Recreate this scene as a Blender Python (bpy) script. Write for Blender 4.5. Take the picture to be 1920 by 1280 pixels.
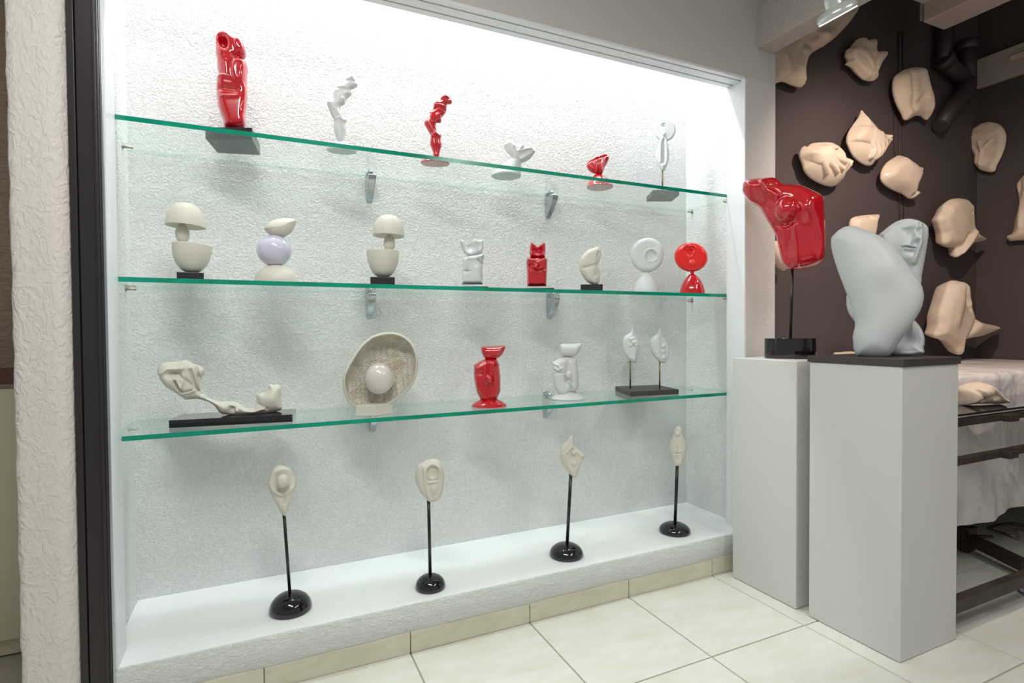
import bpy, math, random
import numpy as np
from mathutils import Matrix, Vector
random.seed(4); rng = np.random.RandomState(7)
for o in list(bpy.data.objects): bpy.data.objects.remove(o)
SC = bpy.context.scene; COL = SC.collection
# ------------------------------------------------------------------ camera
C = np.array([0.40076882, -1.80956144, 1.08838622]); YAW, PIT, ROL = 0.43210161, -0.02042677, -0.00729612; FPX = 1024.2033
_f = np.array([math.sin(YAW)*math.cos(PIT), math.cos(YAW)*math.cos(PIT), math.sin(PIT)])
_r = np.array([math.cos(YAW), -math.sin(YAW), 0.]); _u = np.cross(_r, _f)
_r, _u = _r*math.cos(ROL)+_u*math.sin(ROL), -_r*math.sin(ROL)+_u*math.cos(ROL)
cam = bpy.data.objects.new('camera', bpy.data.cameras.new('camera')); COL.objects.link(cam)
cam.matrix_world = Matrix(((_r[0],_u[0],-_f[0],C[0]),(_r[1],_u[1],-_f[1],C[1]),(_r[2],_u[2],-_f[2],C[2]),(0,0,0,1)))
cam.data.sensor_width = 36; cam.data.lens = 36*FPX/1920; cam.data.clip_start = .02
SC.camera = cam
# ------------------------------------------------------------------ world, lights, exposure
SC.view_settings.view_transform = 'Standard'; SC.view_settings.look = 'None'
SC.view_settings.gamma = 1; SC.view_settings.use_curve_mapping = False; SC.view_settings.exposure = 0.0
W = bpy.data.worlds.new('world'); SC.world = W; W.use_nodes = True
bg = W.node_tree.nodes['Background']; bg.inputs[0].default_value = (.93, .96, 1, 1); bg.inputs[1].default_value = .36
def light(name, kind, loc, energy, color=(1,1,1), size=(1,1), target=None, spot=None, blend=.5):
    l = bpy.data.lights.new(name, kind); l.energy = energy; l.color = color
    if kind == 'AREA': l.shape = 'RECTANGLE'; l.size, l.size_y = size
    elif kind == 'SPOT': l.spot_size = spot; l.spot_blend = blend; l.shadow_soft_size = size[0]
    else: l.shadow_soft_size = size[0]
    o = bpy.data.objects.new(name, l); COL.objects.link(o); o.location = loc
    if target is not None:
        o.rotation_euler = (Vector(target)-Vector(loc)).to_track_quat('-Z', 'Y').to_euler()
    return o
light('niche_tube_light', 'AREA', (1.23, .33, 2.84), 30, (.97,.985,1), (2.2, .06), (1.23, .30, 0))
light('room_strip_light', 'AREA', (.5, -1.3, 2.5), 30, (1,.98,.94), (1.3, .12), (.7, -1.1, 0))
light('room_strip_light', 'AREA', (2.1, -2.0, 2.5), 20, (1,.98,.94), (1.3, .12), (2.4, -2.2, 0))
light('gallery_spot', 'SPOT', (2.85, -.85, 2.50), 88, (1,.83,.70), (.03,.05), (3.75, .2, 1.0), math.radians(112), .9)
# ------------------------------------------------------------------ photo geometry helpers
def ray(u, v): return _f + _r*(u-960)/FPX - _u*(v-640)/FPX
def on(ax, val, u, v):
    d = ray(u, v); return C + d*(val-C[ax])/d[ax]
class Fr:
    """local frame standing at P: x to the right, y away, z up; l() measures an outline on its vertical plane"""
    def __init__(s, P, ey=None):
        s.P = np.array(P, float)
        if ey is None: ey = (s.P-C)[:2]
        ey = np.array(ey, float); ey /= np.linalg.norm(ey)
        s.ey = np.array([ey[0], ey[1], 0]); s.ex = np.array([ey[1], -ey[0], 0]); s.rz = math.atan2(s.ex[1], s.ex[0])
        a = ray(*s.px()); s.s = abs((s.l(s._u+10, s._v)[0]-s.l(s._u-10, s._v)[0])/20); s.sv = abs((s.l(s._u, s._v+10)[1]-s.l(s._u, s._v-10)[1])/20)
    def px(s):
        d = s.P-C; z = d@_f; s._u = 960+FPX*(d@_r)/z; s._v = 640-FPX*(d@_u)/z; return s._u, s._v
    def l(s, u, v):
        d = ray(u, v); t = ((s.P-C)@s.ey)/(d@s.ey); Q = C+d*t-s.P; return np.array([Q@s.ex, Q[2]])
    def L(s, pts): return np.array([s.l(*p) for p in pts])
# ------------------------------------------------------------------ materials
def mat(name, col, rough=.5, metal=0, coat=0, spec=.5, bump=None, var=None, sss=0):
    m = bpy.data.materials.new(name); m.use_nodes = True; nt = m.node_tree; b = nt.nodes['Principled BSDF']
    b.inputs['Base Color'].default_value = (*col, 1); b.inputs['Roughness'].default_value = rough; b.inputs['Metallic'].default_value = metal
    b.inputs['Coat Weight'].default_value = coat; b.inputs['Coat Roughness'].default_value = .03; b.inputs['Specular IOR Level'].default_value = spec
    tc = nt.nodes.new('ShaderNodeTexCoord')
    def noise(scale, det=4, dist=0, stretch=None):
        n = nt.nodes.new('ShaderNodeTexNoise'); n.inputs['Scale'].default_value = scale; n.inputs['Detail'].default_value = det; n.inputs['Distortion'].default_value = dist
        if stretch:
            mp = nt.nodes.new('ShaderNodeMapping'); mp.inputs['Scale'].default_value = stretch
            nt.links.new(tc.outputs['Object'], mp.inputs[0]); nt.links.new(mp.outputs[0], n.inputs['Vector'])
        else: nt.links.new(tc.outputs['Object'], n.inputs['Vector'])
        return n
    if var:                                   # (scale, other colour, contrast low, high)
        n = noise(var[0], 5, .6, var[4] if len(var) > 4 else None); r = nt.nodes.new('ShaderNodeValToRGB')
        r.color_ramp.elements[0].position = var[2]; r.color_ramp.elements[1].position = var[3]
        r.color_ramp.elements[0].color = (*var[1], 1); r.color_ramp.elements[1].color = (*col, 1)
        nt.links.new(n.outputs[0], r.inputs[0]); nt.links.new(r.outputs[0], b.inputs['Base Color'])
    if bump:                                  # list of (scale, distortion, strength, distance, lo, hi, stretch)
        prev = None
        for bs in bump:
            n = noise(bs[0], 3, bs[1], bs[6] if len(bs) > 6 else None); r = nt.nodes.new('ShaderNodeValToRGB')
            r.color_ramp.elements[0].position = bs[4]; r.color_ramp.elements[1].position = bs[5]
            nt.links.new(n.outputs[0], r.inputs[0])
            k = nt.nodes.new('ShaderNodeBump'); k.inputs['Strength'].default_value = bs[2]; k.inputs['Distance'].default_value = bs[3]
            nt.links.new(r.outputs[0], k.inputs['Height'])
            if prev: nt.links.new(prev.outputs[0], k.inputs['Normal'])
            prev = k
        nt.links.new(prev.outputs[0], b.inputs['Normal'])
    if sss: b.inputs['Subsurface Weight'].default_value = sss; b.inputs['Subsurface Radius'].default_value = (.01,.008,.006)
    return m
M = {}
M['plaster'] = mat('white rough plaster', (.80,.81,.81), .75, bump=[(62,1.6,.65,.0035,.42,.62),(160,.5,.3,.0015,.3,.7)])
M['plaster_coarse'] = mat('white coarse brushed plaster', (.72,.665,.63), .8, bump=[(38,1.6,.45,.004,.42,.62,(1.2,1,.7)),(140,.5,.3,.001,.3,.7)])
M['drywall'] = mat('smooth painted wall', (.57,.565,.54), .6, bump=[(180,.3,.15,.001,.3,.7)])
M['wall_face'] = mat('lightly rolled wall', (.66,.63,.60), .7, bump=[(120,.8,.5,.002,.4,.65)])
M['white_trim'] = mat('white lacquered trim', (.80,.82,.85), .35)
M['groove'] = mat('track groove', (.45,.47,.47), .6)
M['ledge'] = mat('white lacquered ledge', (.92,.93,.945), .4)
M['brush'] = mat('brushed plaster edge', (.70,.72,.69), .8, bump=[(55,2.0,.55,.004,.42,.6,(.5,1,1.8)),(150,1,.4,.002,.3,.7)])
M['tile'] = mat('glazed floor tile', (.74,.75,.68), .28, var=(7,(.67,.665,.57),.2,.62,(1,2.5,1)))
M['skirt'] = mat('skirting tile', (.66,.64,.51), .35, var=(9,(.57,.54,.40),.25,.6,(1,1,3)))
M['grout'] = mat('grout', (.40,.37,.29), .9)
M['frame'] = mat('dark aluminium', (.035,.03,.032), .35, metal=.3)
M['dark_wall'] = mat('dark brown matt paint', (.082,.062,.062), .75, var=(2.2,(.075,.056,.056),.3,.7))
M['pipe'] = mat('dark brown painted pipe', (.05,.037,.04), .5)
M['ceiling'] = mat('ceiling paint', (.66,.65,.62), .8)
M['beam'] = mat('stippled beam paint', (.55,.49,.45), .8, bump=[(130,.6,.8,.004,.35,.65)])
M['duct'] = mat('cream painted board', (.52,.43,.38), .5)
M['duct_white'] = mat('white metal casing', (.58,.50,.46), .4)
M['red'] = mat('red gloss lacquer', (.54,.004,.012), .12, coat=1)
M['redflat'] = mat('bright red gloss lacquer', (.80,.008,.004), .14, coat=.8)
M['white'] = mat('white satin glaze', (.66,.68,.69), .4)
M['whitematt'] = mat('matt white bisque', (.66,.675,.66), .6)
M['cream'] = mat('cream porcelain', (.66,.64,.55), .5)
M['cream_rough'] = mat('rough chipped cream clay', (.72,.69,.60), .8, var=(26,(.60,.53,.41),.3,.6), bump=[(110,1,.8,.004,.35,.65)])
M['lavender'] = mat('lavender gloss glaze', (.64,.62,.76), .15, coat=.7)
M['pearl'] = mat('pale pink gloss', (.70,.63,.60), .15, coat=.7)
M['black'] = mat('black gloss', (.008,.006,.008), .08, coat=.6)
M['blackmatt'] = mat('black stone', (.022,.02,.022), .3)
M['slate'] = mat('dark grey slab', (.055,.045,.045), .5)
M['chrome'] = mat('satin chrome', (.50,.54,.57), .22, metal=.9)
M['brass'] = mat('dull brass', (.22,.19,.09), .35, metal=.8)
M['pin'] = mat('steel shelf pin', (.42,.38,.30), .4, metal=.7)
M['rod'] = mat('black rod', (.012,.010,.011), .3)
M['greystone'] = mat('grey bisque', (.56,.585,.59), .5)
M['pedestal'] = mat('off-white pedestal paint', (.66,.66,.63), .5, var=(1.3,(.62,.62,.59),.35,.6))
M['peach'] = mat('peach plaster cast', (.74,.60,.48), .6, var=(9,(.64,.50,.38),.2,.6))
M['peach_gloss'] = mat('glossy peach plaster cast', (.76,.62,.50), .2, var=(9,(.68,.54,.42),.2,.6))
M['cloth'] = mat('white plastic sheet', (.80,.74,.72), .3, bump=[(2.2,.8,.6,.06,.2,.8),(7,.8,.4,.015,.3,.7)])
M['iron'] = mat('rusty dark steel', (.05,.03,.025), .5, var=(20,(.02,.015,.014),.35,.6))
M['paper'] = mat('printed paper', (.55,.48,.42), .6, var=(40,(.18,.13,.12),.42,.5))
M['news'] = mat('blue printed paper', (.6,.58,.58), .5, var=(35,(.08,.08,.16),.45,.52))
M['beige_wall'] = mat('beige brown plaster', (.50,.36,.26), .8, bump=[(40,1.5,.7,.006,.4,.6,(.5,1,2))])  # wall's own even beige-brown colour, with a stretched plaster bump
M['cabinet'] = mat('cream laminate', (.62,.56,.40), .45)
M['woodtop'] = mat('dark wood top', (.10,.035,.018), .4)
M['lamp'] = mat('brushed lamp shade', (.55,.58,.55), .25, metal=.4)
def emis(name, col, st):
    m = mat(name, (.8,.8,.8)); b = m.node_tree.nodes['Principled BSDF']; b.inputs['Emission Color'].default_value = (*col, 1); b.inputs['Emission Strength'].default_value = st; return m
M['bulb'] = emis('lit lamp rim', (1,.9,.8), 6)
def glassmat():
    m = bpy.data.materials.new('clear shelf glass'); m.use_nodes = True; nt = m.node_tree; nt.nodes.clear()
    out = nt.nodes.new('ShaderNodeOutputMaterial'); mx = nt.nodes.new('ShaderNodeMixShader'); tr = nt.nodes.new('ShaderNodeBsdfTransparent'); gl = nt.nodes.new('ShaderNodeBsdfGlossy')
    fr = nt.nodes.new('ShaderNodeFresnel'); fr.inputs[0].default_value = 1.45
    tr.inputs[0].default_value = (.945,.985,.968,1); gl.inputs[0].default_value = (.92,1,.97,1); gl.inputs['Roughness'].default_value = 0
    ge = nt.nodes.new('ShaderNodeNewGeometry'); mu = nt.nodes.new('ShaderNodeMath'); mu.operation = 'MULTIPLY'; iv = nt.nodes.new('ShaderNodeMath'); iv.operation = 'SUBTRACT'; iv.inputs[0].default_value = 1
    nt.links.new(ge.outputs['Backfacing'], iv.inputs[1]); nt.links.new(iv.outputs[0], mu.inputs[0]); nt.links.new(fr.outputs[0], mu.inputs[1]); nt.links.new(mu.outputs[0], mx.inputs[0]); nt.links.new(tr.outputs[0], mx.inputs[1]); nt.links.new(gl.outputs[0], mx.inputs[2]); nt.links.new(mx.outputs[0], out.inputs[0])
    return m
M['glass'] = glassmat(); M['glass_back'] = glassmat(); M['glass_back'].name = 'ground rear glass edge'; M['glass_back'].node_tree.nodes['Transparent BSDF'].inputs[0].default_value = (.90,.965,.94,1)
M['glass_edge'] = mat('green cut glass edge', (0,.34,.22), .12, var=(6,(0,.24,.15),.35,.65))
# ------------------------------------------------------------------ object helpers
def link(name, me, parent=None):
    o = bpy.data.objects.new(name, me); COL.objects.link(o)
    if parent is not None: o.parent = parent
    return o
def meta(o, label=None, cat=None, group=None, kind=None):
    for k, v in (('label', label), ('category', cat), ('group', group), ('kind', kind)):
        if v: o[k] = v
    return o
def thing(name, label, cat, F, group=None, rz=None):
    P = F.P if isinstance(F, Fr) else F
    o = bpy.data.objects.new(name, None); COL.objects.link(o); o.empty_display_size = .05
    o.location = tuple(P); o.rotation_euler = (0, 0, F.rz if (rz is None and isinstance(F, Fr)) else (rz or 0))
    return meta(o, label, cat, group)
def mesh(name, V, Fc, m, parent=None, smooth=False, mats=None, mi=None):
    me = bpy.data.meshes.new(name); V = np.asarray(V, float)
    me.from_pydata(V.tolist() if len(V) < 3000 else [], [], Fc if len(V) < 3000 else []) if len(V) < 3000 else bulk(me, V, np.asarray(Fc))
    for x in (mats or [m]): me.materials.append(M[x] if isinstance(x, str) else x)
    if mi is not None: me.polygons.foreach_set('material_index', mi)
    if smooth: me.polygons.foreach_set('use_smooth', [True]*len(me.polygons))
    me.update(); return link(name, me, parent)
def bulk(me, V, Q):
    k = Q.shape[1]; me.vertices.add(len(V)); me.vertices.foreach_set('co', V.ravel()); me.loops.add(Q.size); me.loops.foreach_set('vertex_index', Q.ravel().astype(np.int32))
    me.polygons.add(len(Q)); me.polygons.foreach_set('loop_start', np.arange(0, Q.size, k, dtype=np.int32)); me.polygons.foreach_set('loop_total', np.full(len(Q), k, np.int32)); me.update(calc_edges=True)
BF = [(0,3,2,1),(4,5,6,7),(0,1,5,4),(1,2,6,5),(2,3,7,6),(3,0,4,7)]
def boxv(x0,x1,y0,y1,z0,z1): return [(x0,y0,z0),(x1,y0,z0),(x1,y1,z0),(x0,y1,z0),(x0,y0,z1),(x1,y0,z1),(x1,y1,z1),(x0,y1,z1)]
def bev(o, w=.002, n=2):
    b = o.modifiers.new('bevel', 'BEVEL'); b.width = w; b.segments = n; b.limit_method = 'ANGLE'; b.harden_normals = False; return o
def box(name, b, m, parent=None, bevel=.0015, cut=None):
    o = mesh(name, boxv(*b), BF, m, parent); return bev(o, bevel) if bevel else o
def boxes(name, bs, m, parent=None, bevel=0):
    V, Fc = [], []
    for b in bs:
        n = len(V); V += boxv(*b); Fc += [tuple(i+n for i in f) for f in BF]
    o = mesh(name, V, Fc, m, parent); return bev(o, bevel) if bevel else o
def quadprism(name, q, z0, z1, m, parent=None, bevel=.0015):
    q = [tuple(p[:2]) for p in q]; a = sum(q[i][0]*q[(i+1)%4][1]-q[(i+1)%4][0]*q[i][1] for i in range(4))
    if a < 0: q = q[::-1]
    V = [(x,y,z0) for x,y in q]+[(x,y,z1) for x,y in q]
    return bev(mesh(name, V, BF, m, parent), bevel)
def lathe(name, prof, m, parent=None, n=48, sx=1, sy=1, tilt=None, off=(0,0,0), smooth=True, warp=None):
    V, Fc = [], []
    k = len(prof)
    for i in range(n):
        a = 2*math.pi*i/n
        for r, z in prof: V.append((r*math.cos(a)*sx, r*math.sin(a)*sy, z))
    V = np.array(V)
    if warp: V = warp(V)
    if tilt is not None: V = V @ np.array(Matrix.Rotation(tilt[1], 3, tilt[0])).T
    V = V+np.array(off)
    for i in range(n):
        for j in range(k-1):
            a, b = i*k+j, ((i+1)%n)*k+j; Fc.append((a, b, b+1, a+1))
    bot = len(V); V = np.vstack([V, V[[i*k for i in range(n)]].mean(0), V[[i*k+k-1 for i in range(n)]].mean(0)])
    for i in range(n):
        Fc.append((bot, ((i+1)%n)*k, i*k)); Fc.append((bot+1, i*k+k-1, ((i+1)%n)*k+k-1))
    me = bpy.data.meshes.new(name); me.from_pydata([tuple(v) for v in V], [], Fc); me.materials.append(M[m])
    if smooth: me.polygons.foreach_set('use_smooth', [True]*len(me.polygons))
    me.update(); o = link(name, me, parent)
    if smooth:
        e = o.modifiers.new('edge', 'EDGE_SPLIT'); e.split_angle = math.radians(50)
    return o
def tube(name, pts, r, m, parent=None, n=12, caps=True):
    P = [Vector(p) for p in pts]; V, Fc = [], []; rs = r if hasattr(r, '__len__') else [r]*len(P)
    up = Vector((0,0,1)) if abs((P[-1]-P[0]).normalized().z) < .9 else Vector((1,0,0))
    for i, p in enumerate(P):
        t = ((P[min(i+1, len(P)-1)]-P[max(i-1, 0)])).normalized(); a = t.cross(up).normalized(); b = a.cross(t)
        for j in range(n):
            w = 2*math.pi*j/n; V.append(tuple(p+(a*math.cos(w)+b*math.sin(w))*rs[i]))
    for i in range(len(P)-1):
        for j in range(n): Fc.append((i*n+j, i*n+(j+1)%n, (i+1)*n+(j+1)%n, (i+1)*n+j))
    Fc.append(tuple(range(n))[::-1]); Fc.append(tuple((len(P)-1)*n+j for j in range(n)))
    me = bpy.data.meshes.new(name); me.from_pydata(V, [], Fc); me.materials.append(M[m])
    me.polygons.foreach_set('use_smooth', [len(f) == 4 for f in Fc]); me.update(); return link(name, me, parent)
def beam(name, a, b, w, h, m, parent=None):
    """square bar from a to b"""
    a, b = Vector(a), Vector(b); t = (b-a).normalized(); up = Vector((0,0,1)) if abs(t.z) < .9 else Vector((0,1,0)); s = t.cross(up).normalized()*w/2; u = s.cross(t).normalized()*h/2
    V = [a-s-u, a+s-u, b+s-u, b-s-u, a-s+u, a+s+u, b+s+u, b-s+u]
    o = mesh(name, [tuple(v) for v in V], BF, m, parent); return bev(o, .002)
# ------------------------------------------------------------------ implicit surfaces
def nets(Fv, lo, h):
    nx, ny, nz = Fv.shape; ins = Fv < 0
    c = [ins[i:nx-1+i, j:ny-1+j, k:nz-1+k] for i in (0,1) for j in (0,1) for k in (0,1)]
    s = sum(x.astype(np.int8) for x in c); act = (s > 0) & (s < 8); idx = -np.ones(act.shape, np.int64); n = act.sum(); idx[act] = np.arange(n)
    I = np.argwhere(act); acc = np.zeros((n, 3)); cnt = np.zeros(n)
    for ax in range(3):
        o1, o2 = [a for a in range(3) if a != ax]
        for p in (0,1):
            for q in (0,1):
                A = I.copy(); A[:, o1] += p; A[:, o2] += q; B = A.copy(); B[:, ax] += 1
                fa = Fv[A[:,0],A[:,1],A[:,2]]; fb = Fv[B[:,0],B[:,1],B[:,2]]; cr = (fa < 0) != (fb < 0)
                t = np.where(cr, fa/np.where(cr, fa-fb, 1), 0); P = A.astype(float); P[:, ax] += t
                acc += P*cr[:, None]; cnt += cr
    V = acc/cnt[:, None]; V = lo+V*h; Q = []
    for ax in range(3):
        a = [slice(1, -1)]*3; a[ax] = slice(0, -1); b = list(a); b[ax] = slice(1, None)
        fa, fb = ins[tuple(a)], ins[tuple(b)]; cr = np.argwhere(fa != fb)
        if not len(cr): continue
        E = cr.copy(); off = np.ones(3, int); off[ax] = 0; E = E+off; o1, o2 = (ax+1)%3, (ax+2)%3
        def cell(d1, d2):
            T = E.copy(); T[:, o1] -= d1; T[:, o2] -= d2; return idx[T[:,0],T[:,1],T[:,2]]
        q = np.stack([cell(1,1), cell(0,1), cell(0,0), cell(1,0)], 1); st = fa[tuple(cr.T)]
        q[~st] = q[~st][:, ::-1]; Q.append(q)
    Q = np.vstack(Q); Q = Q[(Q >= 0).all(1)]; return V, Q
def lap(V, Q, it=1):
    for _ in range(it):
        S = np.zeros_like(V); n = np.zeros(len(V))
        for a, b in ((0,1),(1,2),(2,3),(3,0)):
            np.add.at(S, Q[:,a], V[Q[:,b]]); np.add.at(n, Q[:,a], 1)
            np.add.at(S, Q[:,b], V[Q[:,a]]); np.add.at(n, Q[:,b], 1)
        V = .4*V+.6*S/n[:, None]
    return V
def implicit(name, fn, lo, hi, m, parent=None, res=70, sm=1, face_mat=None, mats=None):
    lo = np.array(lo, float); hi = np.array(hi, float); h = (hi-lo).max()/res; lo = lo-2*h; hi = hi+2*h
    n = np.ceil((hi-lo)/h).astype(int)+1; ax = [lo[i]+h*np.arange(n[i]) for i in range(3)]
    Fv = fn(ax[0][:,None,None], ax[1][None,:,None], ax[2][None,None,:]); Fv = np.broadcast_to(Fv, n).copy(); Fv[Fv == 0] = 1e-9
    V, Q = nets(Fv, lo, h); V = lap(V, Q, sm)
    me = bpy.data.meshes.new(name); bulk(me, V, Q)
    for x in (mats or [m]): me.materials.append(M[x])
    if face_mat: me.polygons.foreach_set('material_index', face_mat(V[Q].mean(1)).astype(np.int32))
    me.polygons.foreach_set('use_smooth', np.ones(len(Q), bool)); me.update(); return link(name, me, parent)
def catmull(P, k=5):
    P = np.asarray(P, float); n = len(P); out = []
    for i in range(n):
        a, b, c, d = P[i-1], P[i], P[(i+1)%n], P[(i+2)%n]
        for t in np.arange(k)/k: out.append(.5*((2*b)+(c-a)*t+(2*a-5*b+4*c-d)*t*t+(3*b-a-3*c+d)*t**3))
    return np.array(out)
def sd_poly(P, X, Z):
    d = np.full(np.broadcast(X, Z).shape, 1e9); ins = np.zeros(d.shape, bool); n = len(P)
    for i in range(n):
        a, b = P[i], P[(i+1)%n]; e = b-a; wx, wz = X-a[0], Z-a[1]; t = np.clip((wx*e[0]+wz*e[1])/(e@e+1e-14), 0, 1)
        d = np.minimum(d, (wx-e[0]*t)**2+(wz-e[1]*t)**2)
        if a[1] != b[1]: ins ^= ((a[1] > Z) != (b[1] > Z)) & (X < (b[0]-a[0])*(Z-a[1])/(b[1]-a[1])+a[0])
    d = np.sqrt(d); return np.where(ins, d, -d)          # positive inside
def seg(P, X, Z):
    best = None
    for i in range(len(P)-1):
        a, b = P[i], P[i+1]; e = b-a; t = np.clip(((X-a[0])*e[0]+(Z-a[1])*e[1])/(e@e+1e-14), 0, 1)
        d = np.hypot(X-a[0]-e[0]*t, Z-a[1]-e[1]*t); tt = (i+t)/(len(P)-1)
        if best is None: best, T = d, tt
        else: T = np.where(d < best, tt, T); best = np.minimum(d, best)
    return best, T
def wob(X, Y, Z, f, seed=0):
    r = np.random.RandomState(seed); s = 0
    for i in range(5):
        k = r.randn(3)*f*(1+.5*i); s = s+np.sin(k[0]*X+k[1]*Y+k[2]*Z+r.rand()*6)/(1+.5*i)
    return s/2.2
def mxr(a):
    r = a[0]
    for q in a[1:]: r = np.maximum(r, q)
    return r
def smin(a, b, k): h = np.clip(.5+.5*(b-a)/k, 0, 1); return b*(1-h)+a*h-k*h*(1-h)
def ell(c, r, rot=0):
    cs, sn = math.cos(rot), math.sin(rot)
    def f(X, Y, Z):
        x, y, z = X-c[0], Y-c[1], Z-c[2]; x, z = x*cs+z*sn, -x*sn+z*cs
        k0 = np.sqrt((x/r[0])**2+(y/r[1])**2+(z/r[2])**2); return (k0-1)*min(r)
    return f
def relief(name, F, out, T, R, m, parent=None, feats=(), back=None, res=64, smooth=True, cap=None, noise=0, nf=60, carve=None, sm=2, yo=0, edge=0, soft=False, mats=None, face_mat=None):
    """solid body: outline (photo pixels measured on the frame's plane), front and back swell to T metres over R metres from the rim"""
    P = F.L(out); P = catmull(P) if smooth else P; hbk = T if back is None else back
    lo, hi = P.min(0), P.max(0); amp = 0
    tmax = T+max([abs({'b':f[5] if len(f)>5 else 0,'p':f[5] if len(f)>5 else 0,'o':f[5] if len(f)>5 else 0,'l':f[3],'h':f[3],'r':f[4] if len(f)>4 else 0}[f[0]]) for f in feats]+[0])*1.6+noise
    def fn(X, Y, Z):
        x, z = X[:,:,0], Z[0,:,:]; d = sd_poly(P, x, z); q = np.clip(d/R, 0, 1); h = np.sqrt(np.maximum(0, 1-(1-q)**2)); h = 1-(1-q)**2 if soft else h; mk = np.clip(d/(.35*R), 0, 1)
        hf = T*h+edge*(d > 0); hb = hbk*h+edge*(d > 0); add = 0; hand = 0
        for f in feats:
            if f[0] in 'bp':      # bump (gauss) / plateau: (kind,u,v,ru,rv,amp,angle)
                c = F.l(f[1], f[2]); an = f[6] if len(f) > 6 else 0; dx, dz = x-c[0], z-c[1]; dx, dz = dx*math.cos(an)+dz*math.sin(an), -dx*math.sin(an)+dz*math.cos(an)
                g = (dx/(f[3]*F.s))**2+(dz/(f[4]*F.sv))**2; add = add+f[5]*(np.exp(-g) if f[0] == 'b' else np.exp(-g**4))
            elif f[0] == 'o':     # crisp half ellipsoid
                c = F.l(f[1], f[2]); hand = np.maximum(hand, f[5]*np.sqrt(np.maximum(0, 1-((x-c[0])/(f[3]*F.s))**2-((z-c[1])/(f[4]*F.sv))**2)))
            elif f[0] == 'l':     # soft line: ('l', pts, width px, amp)
                dd, t = seg(F.L(f[1]), x, z); add = add+f[3]*np.exp(-(dd/(f[2]*F.s))**2)
            elif f[0] == 'h':     # rounded limb/finger: ('h', pts, (w0,w1) px, amp)
                dd, t = seg(F.L(f[1]), x, z); w = (f[2][0]+(f[2][1]-f[2][0])*t)*F.s; hand = np.maximum(hand, f[3]*np.sqrt(np.maximum(0, 1-(dd/w)**2)))
            elif f[0] == 'r':     # ring: ('r',u,v,rad px,amp,width px, squash)
                c = F.l(f[1], f[2]); dd = np.hypot((x-c[0])/(f[6] if len(f) > 6 else 1), z-c[1]); add = add+f[4]*np.exp(-((dd-f[3]*F.s)/(f[5]*F.s))**2)
        if noise: add = add+noise*wob(x, x*0, z, nf, len(out))
        hf = hf+(add+hand)*mk
        if carve is not None: hf = hf-carve(x, z, d)
        hf = np.where(d > 0, hf, d*.7)[:, None, :]; hb = np.where(d > 0, hb, d*.7)[:, None, :]
        if hf.shape[1] == 1 and Y.ndim == 3: return np.maximum(-(Y-yo)-hf, (Y-yo)-hb)
    def fn2(X, Y, Z):
        return fn(X[:, :, :], Y, Z)
    def wrap(X, Y, Z):
        return fn(np.broadcast_to(X[:,:,:1], (X.shape[0], 1, 1)), Y, Z)
    o = implicit(name, lambda X, Y, Z: fn(X, Y, Z), (lo[0], yo-tmax-.003, lo[1]), (hi[0], yo+hbk+edge+.003, hi[1]), m, parent, res, sm, mats=mats, face_mat=face_mat)
    return o
def Z5(pts, k, u0, v0): return [(u0+x/k, v0+y/k) for x, y in pts]
# ================================================================== SETTING
WX, YS, YD = 2.4635, .104, .4456           # niche width, shelf front, niche back
Z1, Z2, Z3, ZF, ZH, ZC = 1.718, 1.252, .788, .161, 2.211, 2.58
JX, XR = 2.397, 2.592                      # right jamb inner face, wall corner
def struct(o): o['kind'] = 'structure'; return o
T0, TS, TY = .8466, .45, .4565
fl = struct(box('floor', (-2.2, 6.5, -4.2, 2.5, -.05, -.004), 'grout', None, 0))
tile0 = None
for i in range(-6, 12):
    for j in range(-6, 4):
        x0 = T0+i*TS; y1 = -j*TY if j <= 0 else -j*TY
        y1 = j*TY; y0 = y1-TY; g = .0028
        if j >= 1 and x0 < 2.0: continue
        if x0 > 5 or y1 < -2.0 or x0 < -1.6 or (j >= 1 and x0+TS > 4.8 and False): continue
        if tile0 is None:
            tile0 = box('tile', (g, TS-g, g, TY-g, -.006, 0), 'tile', fl, .0015); t = tile0
        else:
            t = tile0.copy(); COL.objects.link(t); t.parent = fl
        t.location = (x0, y0, random.uniform(-.0004, .0004))
niche = struct(boxes('wall_back', [(-.02, XR-.01, YD, YD+.1, 0, 3.0), (-.05, 0, YS, YD+.1, .05, 3.0), (WX, XR-.01, YS, YD+.1, .05, 3.0), (0, WX, YS, YD, 2.95, 3.0)], 'plaster'))
struct(boxes('wall_front', [(-.045, XR, 0, YS, ZH+.008, 3.0)], 'drywall'))
struct(boxes('wall_right_strip', [(JX+.006, XR, 0, YS, 0, ZH+.008), (XR-.01, XR, YS, YD+.1, 0, ZC)], 'wall_face'))
struct(boxes('wall_left_pier', [(-.045, .026, .0, YS, 0, ZH+.008)], 'white_trim'))
tr = struct(boxes('trim_1', [(JX, JX+.008, -.001, YS, ZF, ZH), (.024, .031, -.001, YS, ZF, ZH)], 'white_trim'))
# header lining with the two sliding-door grooves
hb = [(.031, JX, a, b, ZH, ZH+.010) for a, b in ((-.001,.020),(.028,.068),(.076,YS))]
struct(boxes('trim_2', hb, 'white_trim')); struct(boxes('trim_3', [(.031, JX-.02, .019, .077, ZH+.0045, ZH+.012)], 'groove'))
struct(box('trim_4', (.0, WX, .004, YD, ZF-.02, ZF), 'ledge', None, .002))
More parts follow.
